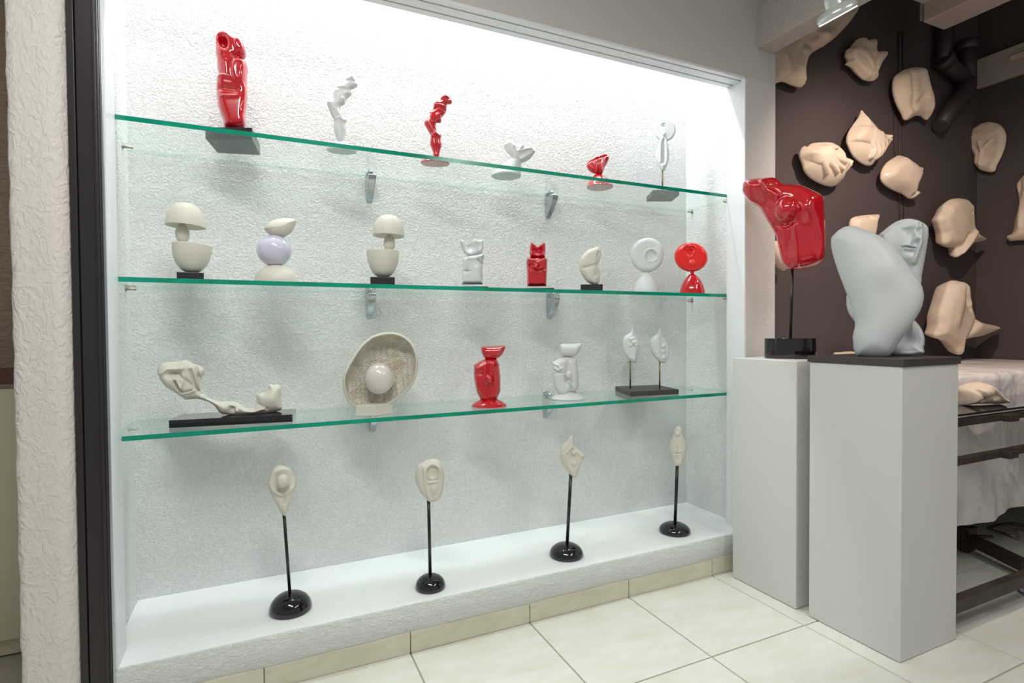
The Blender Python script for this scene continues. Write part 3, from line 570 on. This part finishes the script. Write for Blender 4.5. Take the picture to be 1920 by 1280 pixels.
# ================================================================== STANDS ON THE LEDGE
def stand(base, bw, bh, rod, label, out, ft, T=.022, ball=None):
    X = on(2, ZF, *base); F = Fr(X); A = thing('pod_on_stand', label, 'sculpture', F)
    w = bw*F.s; h = bh
    lathe('dome_base', [(w*.96,0),(w,.006)]+[(w*math.cos(s)**.95+.0001, .006+(h-.006)*math.sin(s)) for s in np.linspace(.1,math.pi/2,14)], 'black', A, off=(0,0,.0003))
    a = F.l(rod[0], rod[1]); b = F.l(rod[2], rod[3])
    tube('rod', [(a[0]*.25,0,h-.002),(b[0],0,b[1])], 3.1*F.s, 'rod', A); relief('pod', F, out, T, T*.95, 'cream', A, res=84, feats=ft, sm=2)
    if ball: egg(F, A, 'ball', 'cream', *ball)
k=3.766; O=(k,480,840)
stand((545,1143), 41, .060, (540,1110,532,955), 'cream pod holding a round ball, on the leftmost black stand of the ledge', z((185,121),(240,143),(277,215),(282,270),(248,370),(215,468),(188,468),(140,390),(100,312),(84,240),(108,162),(142,126)),
 [('b',*z1(190,230),20,26,-.014),('l',z((165,245),(190,252),(216,246)),1.2,-.006),('r',*z1(190,225),24,.004,3),('l',z((190,330),(195,400)),4,-.006),('l',z((200,395),(203,450)),3,.007),('l',z((125,290),(190,325),(255,270)),2.5,.006)], .026, (*z1(190,212),11.5,12.5,-.034))
stand((807,1101), 28.5, .048, (806,1085,803.5,930), 'cream flat pod with a ringed hollow near its top, on a black stand', z((1250,74),(1300,92),(1326,150),(1326,262),(1300,350),(1250,379),(1212,368),(1150,292),(1124,210),(1136,130),(1185,92)),
 [('r',*z1(1248,155),13,.006,2),('p',*z1(1248,155),10.5,13,-.010),('b',*z1(1258,285),5,8,.012),('l',z((1185,120),(1195,250),(1225,350)),2,.006),('b',*z1(1262,270),12,22,-.005),('l',z((1225,232),(1270,225)),2,.006)], .024)
k=4.266; O=(k,1000,780)
stand((1062,1041), 32, .052, (1068,1024,1070.5,885), 'pale angular pod with two round studs, on a black stand', z((305,155),(324,190),(336,242),(402,302),(402,340),(372,400),(346,482),(330,493),(300,470),(240,400),(211,320),(220,250),(262,202),(290,168)),
 [('o',*z1(323,285),4.6,4.6,.012),('o',*z1(325,370),4.6,4.6,.008),('l',z((310,170),(312,235),(250,300),(270,370),(330,480)),2.2,.007),('l',z((312,235),(390,310)),2.2,.007),('b',*z1(320,320),10,14,-.006)], .02)
stand((1265,997), 30, .045, (1268,980,1270,868), 'narrow pale pod with a stud near its tip, on the rightmost black stand', z((1160,78),(1184,98),(1195,158),(1223,220),(1221,290),(1192,385),(1165,397),(1130,386),(1096,285),(1088,222),(1115,152),(1132,95)),
 [('o',*z1(1153,137),4.6,4.6,.012),('b',*z1(1150,285),7,9,.007),('l',z((1125,150),(1120,280),(1140,380)),1.6,.006),('l',z((1185,160),(1198,250),(1180,380)),1.6,.006),('l',z((1125,290),(1180,290)),1.4,-.007),('l',z((1150,240),(1150,330)),1.4,-.007)], .018)
# ================================================================== PEDESTALS AND LARGE SCULPTURES
def pedestal(X0, X1, Y0, Y1, zt, label):
    A = thing('pedestal', label, 'pedestal', (X0, Y0, 0)); box('column', (0, X1-X0, 0, Y1-Y0, .0015, zt), 'pedestal', A, .003)
zp2 = C[2]; 
def zat(P, u, v):
    F = Fr((P[0], P[1], 0)); return F.l(u, v)[1]
ZP2 = zat((2.267,-.746), 1708, 688); ZP1 = zat((2.275,-.367), 1506, 677)
pedestal(2.267, 2.587, -.746, -.421, ZP2, 'white square pedestal under the grey draped figure'); pedestal(2.266, 2.581, -.367, -.056, ZP1, 'white square pedestal under the red torso, close to the niche')
# red torso
k=3.3675; O=(k,1360,320)
F = Fr((2.43, -.235, ZP1)); A = thing('red_torso', 'glossy red female torso fragment on a black rod and oval black base', 'sculpture', F)
a, b = F.l(1433,672)[0], F.l(1531,672)[0]; h = F.l(1482,634)[1]; w = (b-a)/2
lathe('oval_base', [(w*.99,0),(w,.003),(w,h-.003),(w*.985,h),(.001,h)], 'black', A, off=((a+b)/2,0,.0003), sy=.62)
ra, rb = F.l(1482,634), F.l(1485.5,500); tube('rod', [(ra[0],0,h-.001),(rb[0],0,rb[1])], 3.1*F.s, 'rod', A)
relief('torso', F, z((107,112),(122,68),(200,50),(290,44),(338,58),(365,84),(400,88),(480,96),(560,130),(618,168),(626,250),(630,400),(626,530),(604,580),(540,606),(440,624),(390,614),(356,570),(336,480),(320,412),(300,372),(250,290),(215,230),(160,200),(120,156)), .062, .052, 'red', A, res=150, sm=3, feats=[
 ('o',*z1(385,265),22,23,.052),('o',*z1(362,232),3.4,3.4,.010),('b',*z1(510,250),20,24,.030),('l',z((235,80),(262,140),(330,178)),5,.014),('b',*z1(255,215),9,20,-.016,.5),('l',z((300,360),(345,420),(352,560)),5,-.010),('l',z((430,350),(445,470),(455,610)),4,.012),
 ('b',*z1(400,490),8,26,-.010),('b',*z1(585,460),9,20,-.010),('b',*z1(180,110),18,9,.008),('l',z((320,350),(380,368),(440,340)),3.5,-.010)])
# grey draped figure
F = Fr((2.40, -.58, ZP2)); A = thing('draped_figure', 'pale grey figure of crossed leaf-like shells with a face in the hood', 'sculpture', F)
def q3(u, v, zz): return on(2, zz, u, v)
hP = .024
c1 = (2.262, -.742); quadprism('plinth', [loc(F, p) for p in ((2.262,-.752),(2.590,-.752),(2.590,-.415),(2.262,-.415))], .0003, hP, 'slate', A)
yf = -.03
relief('front_shell', F, z((668,462),(688,412),(745,367),(800,357),(880,380),(965,414),(1055,482),(1150,600),(1218,692),(1247,772),(1236,862),(1180,962),(1110,1062),(1022,1172),(850,1170),(817,1142),(807,1042),(822,962),(800,850),(762,762),(702,602)), .060, .075, 'greystone', A, res=120, sm=3, yo=yf, feats=[('b',*z1(1000,640),45,30,.012,.5),('l',z((1150,1000),(1030,1165)),5,-.01)], back=.045)
relief('hood', F, z((962,420),(1010,362),(1070,318),(1130,296),(1190,296),(1248,316),(1284,350),(1285,410),(1268,520),(1245,650),(1228,720),(1120,700),(1000,560)), .045, .030, 'greystone', A, res=120, sm=2, yo=.035, carve=None, feats=[
 ('b',*z1(1140,410),34,42,-.040,.0),
 ('b',*z1(1150,440),27,36,.052,-.1),
 ('l',z((1188,350),(1196,395),(1208,432)),4,.018),('b',*z1(1206,436),4.5,4,.012),('b',*z1(1190,442),3,2,.008),
 ('b',*z1(1162,384),9,4.5,-.012,.15),('b',*z1(1228,378),5,4,-.012),('b',*z1(1165,386),5,2.6,.008),
 ('l',z((1130,360),(1160,352),(1185,362)),3,.007),('l',z((1118,484),(1150,484),(1178,490),(1198,492)),1.5,-.010),('l',z((1122,476),(1150,474),(1196,484)),2.4,.009),('l',z((1132,495),(1160,500),(1190,500)),2.6,.009),
 ('b',*z1(1170,512),8,3,-.006),('b',*z1(1158,548),12,8,.012),
 ('l',z((1232,330),(1236,450),(1190,580)),4,.022),('l',z((990,400),(1060,335),(1130,305)),4,.012)])
relief('side_shell', F, z((770,780),(764,840),(775,890),(800,930),(830,960),(850,900),(830,800)), .035, .03, 'greystone', A, res=60, yo=.02)
relief('lower_shell', F, z((1150,965),(1190,940),(1235,985),(1262,1050),(1258,1120),(1240,1162),(1030,1164),(1000,1100)), .050, .045, 'greystone', A, res=80, yo=.045, feats=[('b',*z1(1165,1080),22,22,-.03)])
# ================================================================== CASTS ON THE DARK WALL
yw = YW-.05
def cast(label, O_, out, ft=(), T=.045, R=.07, m='peach', res=80, hide=False, y=None, side=False, bk=.022, **kw):
    global O
    O = O_; us = z(*out); cu, cv = np.mean(us, 0); y = yw if y is None else y; P = on(0, XW-.045, cu, cv) if side else on(1, y, cu, cv); F = Fr(P, (1,0) if side else (0,1)); gap = .045 if side else YW-y; A = thing('wall_cast', label, 'sculpture', F, None)
    relief('plaster_cast', F, us, T*.75, R*.8, m, A, soft=True, back=bk, res=res, feats=ft() if callable(ft) else ft, sm=2, edge=.005, **kw)
    tube('hook', [(0,.006,0),(0,gap-.0002,0)], .004, 'pin', A, 8)
    return A
ZA, ZB = (3.556,1400,0), (3.556,1400,340)
cast('large draped peach relief disappearing behind the ceiling beam', ZA, [(120,330),(250,262),(480,120),(700,50),(738,58),(712,110),(640,200),(540,290),(440,350),(400,400),(380,480),(384,550),(362,582),(310,574),(240,545),(190,560),(120,585)],
  lambda: [('l',z((330,330),(300,400),(250,540)),5,-.02),('l',z((360,300),(400,260),(480,200)),5,-.02),('b',*z1(400,320),12,8,-.02),('l',z((350,380),(330,440)),3,-.015),('l',z((440,240),(500,290)),4,.02),('l',z((540,200),(560,160)),3,-.012),('l',z((210,400),(250,520)),6,.015),('b',*z1(490,240),14,12,.02)], T=.05, R=.06, res=130)
cast('open peach flower of folded petals and fingers, topmost on the dark wall', ZA, [(700,300),(735,262),(785,252),(805,270),(850,262),(860,300),(862,345),(895,345),(914,368),(910,395),(880,440),(865,490),(865,520),(840,540),(790,535),(745,500),(700,450),(662,430),(675,400),(662,370),(668,330),(690,322)],
  lambda: [('h',z((690,350),(760,380),(810,470)),(7,4),0.017),('h',z((680,390),(740,420),(790,490)),(7,4),0.014),('h',z((680,425),(740,460),(790,510)),(6,4),0.013),('l',z((820,380),(815,480)),2,-.02),('l',z((820,385),(790,380)),2,-.015),('h',z((890,360),(850,420),(820,490)),(7,4),0.014),('b',*z1(780,310),16,10,-.015)], T=.03, R=.04, res=110)
cast('tall peach hollow torso fragment beside the hanging cords', ZA, [(1010,490),(1060,462),(1140,452),(1165,500),(1180,570),(1205,640),(1210,700),(1203,798),(1165,775),(1120,775),(1060,803),(1035,760),(1000,690),(980,620),(976,560),(985,515)],
  lambda: [('l',z((1070,520),(1075,620),(1080,720)),4,-.025),('l',z((1140,655),(1085,720)),3,-.012),('l',z((1130,500),(1160,620),(1190,720)),8,.02),('l',z((1020,520),(1030,640)),7,.018)], T=.045, R=.06, res=100)
cast('pointed peach belly cast crossed by one hand reaching down', ZA, [(764,735),(775,760),(820,810),(860,860),(882,905),(915,893),(935,930),(936,965),(900,1020),(850,1080),(815,1107),(760,1085),(710,1040),(675,970),(668,920),(690,860),(740,790),(756,760)],
  lambda: [('h',z((680,895),(760,915),(820,940)),(10,11),0.019),('h',z((790,930),(830,960)),(12,12),0.022),('h',z((840,920),(890,925),(905,905)),(6,4),0.019),('h',z((775,960),(790,1010),(785,1060)),(4.5,3.2),0.019),('h',z((800,965),(815,1010),(822,1062)),(4.5,3.2),0.022),('h',z((830,965),(840,1010),(848,1055)),(4.5,3.2),0.022),('h',z((860,950),(868,1000),(862,1030)),(4.2,3),0.019),('l',z((900,910),(930,960),(870,1060)),2.4,.014)], T=.055, R=.08, res=130, m='peach_gloss')
cast('round peach pregnant belly cast with a spread hand laid on it', ZA, [(380,975),(400,985),(430,958),(500,950),(570,955),(620,1000),(640,1048),(665,1055),(678,1090),(665,1140),(640,1170),(625,1210),(570,1244),(500,1228),(430,1190),(385,1140),(370,1090),(352,1040),(360,1000)],
  lambda: [('h',z((375,1010),(420,1050),(455,1065)),(10,12),0.018),('h',z((430,1040),(480,1060)),(14,13),0.019),('h',z((440,1020),(490,1000),(532,1000)),(6,3.4),0.019),('h',z((480,1040),(530,1075),(578,1102)),(5,3.2),0.019),('h',z((475,1065),(520,1110),(562,1148)),(5,3.2),0.019),('h',z((460,1080),(495,1120),(530,1165)),(5,3.2),0.019),('h',z((435,1085),(455,1130),(478,1172)),(4.6,3),0.015),('h',z((645,1065),(665,1068)),(4,3),0.011),('h',z((645,1090),(670,1095)),(4,3),0.011),('h',z((645,1120),(665,1125)),(4,3),0.011),('h',z((640,1150),(655,1155)),(4,3),0.010)], T=.075, R=.10, res=140, m='peach')
cast('glossy peach breast cast with a small knob, above the grey figure', ZA, [(1015,1036),(1050,1060),(1100,1100),(1133,1150),(1130,1200),(1112,1262),(1130,1270),(1142,1290),(1130,1312),(1085,1325),(1040,1295),(960,1260),(905,1215),(895,1160),(920,1100),(965,1060)],
  lambda: [('b',*z1(1103,1140),3,3,.012),('b',*z1(1040,1140),30,26,.02),('l',z((1110,1262),(1085,1318)),3,-.02)], T=.06, R=.08, m='peach_gloss', res=100)
cast('kidney-shaped peach relief with branching veins, far right of the wall', ZA, [(1520,850),(1580,818),(1640,815),(1700,840),(1730,900),(1722,980),(1700,1040),(1670,1100),(1650,1145),(1600,1145),(1550,1125),(1518,1085),(1515,1030),(1490,990),(1480,930),(1490,885)],
  lambda: [('l',z((1560,1100),(1580,1000),(1560,950)),2.2,.015),('l',z((1580,1000),(1640,940)),2.2,.012),('l',z((1545,1080),(1560,1010),(1530,980)),2.2,-.014),('b',*z1(1640,1060),14,12,-.01)], side=True, T=.028, R=.04, noise=.004, nf=45, res=100)
cast('small peach navel cast peeping out behind the grey figure', ZB, [(692,262),(715,238),(780,226),(845,222),(878,224),(862,260),(845,300),(838,350),(820,420),(740,430),(690,320)], lambda: [('b',*z1(793,250),3,3,-.02),('b',*z1(780,300),20,20,.012)], T=.04, R=.05)
cast('sliver of a peach cast half hidden behind the red torso', ZB, [(195,395),(210,420),(235,500),(258,575),(245,597),(215,580),(180,545),(150,480),(160,410)], (), T=.035, R=.04, res=60)
cast('peach neck and torso cast with a wing to the right, highest on the right', ZB, [(1320,150),(1365,118),(1440,115),(1465,140),(1485,155),(1482,230),(1490,300),(1530,345),(1590,385),(1560,400),(1515,410),(1460,450),(1410,503),(1388,500),(1385,440),(1340,440),(1305,415),(1300,350),(1285,300),(1272,245),(1300,190)],
  lambda: [('l',z((1430,370),(1400,450)),3,-.02),('l',z((1470,350),(1400,470)),3,.02),('b',*z1(1450,215),2.5,2.5,-.012),('b',*z1(1385,260),24,34,.02),('l',z((1310,350),(1350,420)),4,-.01)], y=.10, bk=.05, T=.045, R=.055, res=120)
cast('peach flared cast with a long pointed tip, just above the cloth-covered table', ZB, [(1345,675),(1390,660),(1410,672),(1450,675),(1462,720),(1470,810),(1500,900),(1560,940),(1680,970),(1640,1000),(1560,1030),(1440,1060),(1425,1148),(1405,1150),(1380,1100),(1320,1060),(1262,1045),(1247,1010),(1275,960),(1280,880),(1310,780)],
  lambda: [('l',z((1420,680),(1410,760),(1440,850)),3,-.02),('l',z((1385,690),(1370,800),(1340,930)),8,.02),('l',z((1490,920),(1430,1050)),3,-.018),('b',*z1(1440,830),3,8,.012),('l',z((1500,960),(1640,975)),5,.015)], y=.05, bk=.08, T=.05, R=.06, res=130)
cast('peach cast cut by the right edge of the picture', ZB, [(1850,-40),(1900,-60),(1960,-20),(1990,150),(1980,340),(1930,395),(1850,392),(1765,398),(1738,385),(1735,365),(1775,340),(1790,260),(1815,160),(1812,90),(1803,20)],
  lambda: [('b',*z1(1840,40),6,12,-.02),('l',z((1830,140),(1840,300)),6,.01)], side=True, T=.05, R=.06, res=90)
cast('low peach cast whose top rim shows behind the grey figure\'s plinth', ZB, [(582,1146),(620,1138),(680,1134),(740,1138),(760,1170),(700,1230),(620,1200)], (), T=.05, R=.04, res=60)
# cords on the wall
for (u, v0, v1, du, lab) in ((1675.5,185,330,4,'left cord of the three hanging down the dark wall'),(1684,60,470,3,'middle cord of the three hanging down the dark wall'),(1692.5,60,420,2,'right cord of the three hanging down the dark wall')):
    a, b = on(1, YW-.004, u, v0), on(1, YW-.004, u+du, v1); tube('cord', [a, (a+b)/2, b], .0035, 'pipe', None, 8); meta(bpy.data.objects[-1] if False else COL.objects[-1], 'thin dark '+lab, 'cord', 'cords on the dark wall')
# drain pipes, painted like the wall
yp = YW-.06
def pp(u, v, y=yp): return on(1, y, u, v)
A = thing('drain_pipe', 'dark painted drain pipe with a branch and elbow in the wall corner', 'pipe', tuple(pp(1800,150)))
def lp(*P): return [tuple(np.array(p)-pp(1800,150)) for p in P]
rp = .052
tube('vertical_pipe', lp(pp(1813,84), pp(1812,165)), rp, 'pipe', A, 20); tube('top_collar', lp(pp(1814,78), pp(1813,96)), rp*1.15, 'pipe', A, 20)
tube('elbow', lp(pp(1812,150), pp(1809,172), pp(1800,186), pp(1782,203), pp(1763,236)), [rp,rp,rp,rp*.95,rp*.8], 'pipe', A, 20)
tube('branch_pipe', lp(pp(1806,146), pp(1785,128), pp(1768,112)), rp*.9, 'pipe', A, 20); tube('branch_collar', lp(pp(1776,120), pp(1766,108)), rp*1.08, 'pipe', A, 20)
tube('riser_pipe', lp(pp(1768,112), pp(1771,88), pp(1772,45)), [rp*.75,rp*.75,rp*.95], 'pipe', A, 20)
# side wall trunking and roller casing
a, b = on(0, XW, 1822, 120), on(0, XW, 1832, 169)
A = thing('wall_board', 'cream painted board running along the dark side wall past the pipe', 'board', (XW, 0, b[2])); box('board', (-.035, -.001, -1.9, YW-.005, 0, a[2]-b[2]), 'duct', A, .003)
box('wooden_strip', (-.05, -.035, -1.6, on(0, XW, 1902, 118)[1], .10, .125), 'peach', A, .002)
xc = on(1, .03, 1745, 40); zt = on(0, xc[0], 1747, 20)[2]; zb = on(1, .02, 1750, 50)[2]
xc[0] -= .092; A = thing('roller_casing', 'long white metal casing under the ceiling with a dark end bracket', 'casing', (xc[0], .02, zb))
box('casing', (.0, .20, -1.9, 0, 0, .13), 'duct_white', A, .008); box('upper_rail', (-.34, .0, -1.8, .0, .10, .20), 'duct_white', A, .004); boxes('slot_grille', [(-.20+.03*i, -.185+.03*i, -.9, -.1, .096, .102) for i in range(4)], 'groove', A)
box('end_bracket', (-.02, .05, 0, .012, .01, .12), 'chrome', A, .003); boxes('bracket_slots', [(-.005,.01,.012,.016,.03,.06),(.015,.03,.012,.016,.05,.09)], 'frame', A)
# lamp aimed at the dark wall
P = on(1, -.62, 1571, 30); A = thing('spot_lamp', 'brushed metal dish lamp hanging before the ceiling beam, aimed at the dark wall', 'lamp', (P[0], P[1], P[2]))
w = .060; tl = ((0,1,0), -.54)
lathe('shade', [(.012,.062),(w*.42,.058),(w*.45,.034),(w*.82,.028),(w*.97,.018),(w,.008),(w*.97,0),(w*.9,.0),(w*.5,.012),(.001,.014)][::-1], 'lamp', A, tilt=tl)
lathe('glowing_disc', [(.001,-.0022),(w*.93,-.0022),(w*.93,.003),(.001,.003)], 'bulb', A, tilt=tl)
tube('socket', [(-.020,0,.034),(-.046,0,.078)], .022, 'lamp', A, 16); tube('stem', [(-.044,0,.07),(-.044,0,max(.16,ZD-P[2]-.001))], .005, 'lamp', A, 8)
# ================================================================== TABLES AT THE RIGHT
zc = on(0, XW, 1853, 672)[2]; 
fa, fb_ = on(2, zc, 1806, 709), on(2, zc, 1920, 703); yc = -.50
TXL = 2.75
A = thing('covered_table', 'low table against the dark wall, covered by a crumpled white plastic sheet', 'table', (TXL, yc, 0))
def sheet():
    V, Fc = [], []; nx, nz = 60, 26; x0, x1 = 0, XW-TXL-.01; d = YW-yc-.004
    for i in range(nx+1):
        x = x0+(x1-x0)*i/nx
        V += [(x, d, zc), (x, d*.5, zc+.002*math.sin(x*9)), (x, .012, zc+.001)]
        ha, hb2 = on(1, yc, 1800, 984), on(1, yc, 1920, 947); hem = ha[2]+(hb2[2]-ha[2])*(x+TXL-ha[0])/(hb2[0]-ha[0])+.008*math.sin(x*9)
        for j in range(nz+1):
            t = j/nz; zz = zc-.012-(zc-.012-hem)*t
            V.append((x, -.003-(.012*t**.7)*(1+math.sin(x*17+2.5*math.sin(t*4)))-.005*math.sin(x*43+t*9)*t-.003*math.sin(x*12-t*23), zz))
    m_ = nz+4
    for i in range(nx):
        for j in range(m_-1): a = i*m_+j; Fc.append((a, a+1, a+m_+1, a+m_))
    return V, Fc
V, Fc = sheet(); o = mesh('plastic_sheet', V, Fc, 'cloth', A, True)
ca = on(2, .09, 1810, 1000); cbp = on(2, .06, 1925, 1062); cx_, cy_ = ca[0]-TXL, ca[1]-yc
beam('foot_rail', (cx_, cy_, .075), (cbp[0]-TXL, cbp[1]-yc, .06), .05, .045, 'iron', A); beam('stub_leg', (cx_, cy_, .10), (cx_, cy_, zc-.031), .035, .035, 'iron', A)
tube('castor_wheel', [(cx_-.015, cy_, .040), (cx_+.015, cy_, .040)], .039, 'iron', A, 24); box('castor_fork', (cx_-.035, cx_+.035, cy_-.035, cy_+.035, .065, .13), 'iron', A, .006)
tube('brake_lever', [(cx_+.03, cy_-.02, .08),(cx_+.08, cy_-.04, .075),(cx_+.13, cy_-.05, .07)], .008, 'iron', A)
for lx, ly in ((1.9,.04),(.03,.7),(1.9,.7)): beam('leg', (lx, ly, .0), (lx, ly, zc-.035), .04, .04, 'iron', A)
box('tabletop', (.01, XW-TXL-.02, .012, YW-yc-.01, zc-.03, zc-.006), 'iron', A)
# steel work table with glass top
zg = .782; ga, gb = on(2, zg, 1806, 776), on(2, zg, 1920, 761.5); yg = (ga[1]+gb[1])/2; xl = 2.603; xr = on(1, yg, 2080, 900)[0]
A = thing('steel_trolley', 'rusty dark steel work trolley with a dark glass top, in front of the covered table', 'table', (xl, yg, 0)); L = xr-xl; dY = .20
bev(mesh('glass_top', boxv(0, L+.3, 0, dY, zg-.008, zg), BF, 'black', A), .002)
def zy(u, v): return on(1, yg+.01, u, v)[2]
z_a, z_b, z_c = zy(1860, 783), zy(1860, 852), max(.03, zy(1860, 1106))
for zz in (z_a, z_b): beam('rail', (0,.01,zz), (L+.28,.01,zz), .025, .026, 'iron', A)
beam('bottom_rail', (0,.01,z_c), (L+.28,.01,z_c), .03, .05, 'iron', A)
for lx in (.012, L+.27):
    beam('cross_rail', (lx,.01,z_c), (lx,dY-.01,z_c), .03, .05, 'iron', A)
    for ly in ((.01, dY-.01) if lx > .1 else (dY-.01,)): beam('leg', (lx,ly,.0), (lx,ly,zg-.01), .02, .02, 'iron', A)
lx = on(1, yg, 1885, 785)[0]-xl
for zz in (z_a, z_b): box('clamp_block', (lx-.03, lx+.03, -.03, .0, zz-.014, zz+.012), 'iron', A, .003)
# clay hand on the glass
k=2.37; O=(k,1700,640)
P = on(2, zg, 1840, 750); P = on(1, yg+.10, 1840, 750); F = Fr((P[0], P[1], zg), (.3,.95)); A = thing('clay_hand', 'unfinished cream clay hand lying on the glass of the steel trolley', 'sculpture', F)
relief('clay', F, z((232,205),(250,185),(290,170),(330,168),(360,190),(390,220),(425,248),(415,262),(330,262),(250,268),(234,262)), .045, .035, 'peach', A, res=90, feats=[('h',z((240,230),(300,200),(350,190)),(14,8),.02),('h',z((330,175),(365,205),(400,245)),(8,5),.02),('l',z((260,200),(300,240)),3,-.015),('l',z((320,180),(350,230)),3,-.015)])
A.location.z += -min(v.co.z for v in COL.objects[-1].data.vertices)+.0005
# papers on the floor
def sheetpaper(px, label, m, wob_=.01):
    q = [on(2, .004, *p) for p in px]; q = [np.array(p) for p in q]; c = sum(q)/len(q); V, Fc = [], []; n = 10
    for i in range(n+1):
        for j in range(n+1):
            s, t = i/n, j/n; p = (1-s)*(1-t)*q[0]+s*(1-t)*q[1]+s*t*q[2]+(1-s)*t*q[3]; V.append((p[0]-c[0], p[1]-c[1], .002+wob_*(.5+.5*math.sin(s*7+t*4))))
    for i in range(n):
        for j in range(n): a = i*(n+1)+j; Fc.append((a, a+n+1, a+n+2, a+1))
    o = mesh('paper_sheet', V, Fc, m, None, True); o.location = (c[0], c[1], 0); sl = o.modifiers.new('thick', 'SOLIDIFY'); sl.thickness = .0006
    return meta(o, label, 'paper')
sheetpaper([(1850,990),(1960,1030),(2010,1000),(1900,978)], 'crumpled brown printed paper on the floor under the cloth-covered table', 'paper', .012)
sheetpaper([(1893,1098),(1960,1140),(2010,1110),(1930,1085)], 'blue and white printed paper on the floor in front of the trolley', 'news', .004)
# ================================================================== CABINET AT THE LEFT
P = on(1, .55, 20, 703); A = thing('cabinet', 'cream cabinet with a dark wooden top, beyond the plaster pillar at the left', 'cabinet', (-1.05, .55, 0)); hz = P[2]
box('carcass', (0, .86, .02, .5, .002, hz-.03), 'cabinet', A, .002); box('worktop', (-.01, .88, -.01, .52, hz-.03, hz), 'woodtop', A, .003)
for i in range(2): 
    d = box('cabinet_door', (.01+.425*i, .42+.425*i, .0, .02, .06, hz-.045), 'cabinet', A, .003)
bpy.context.view_layer.update()
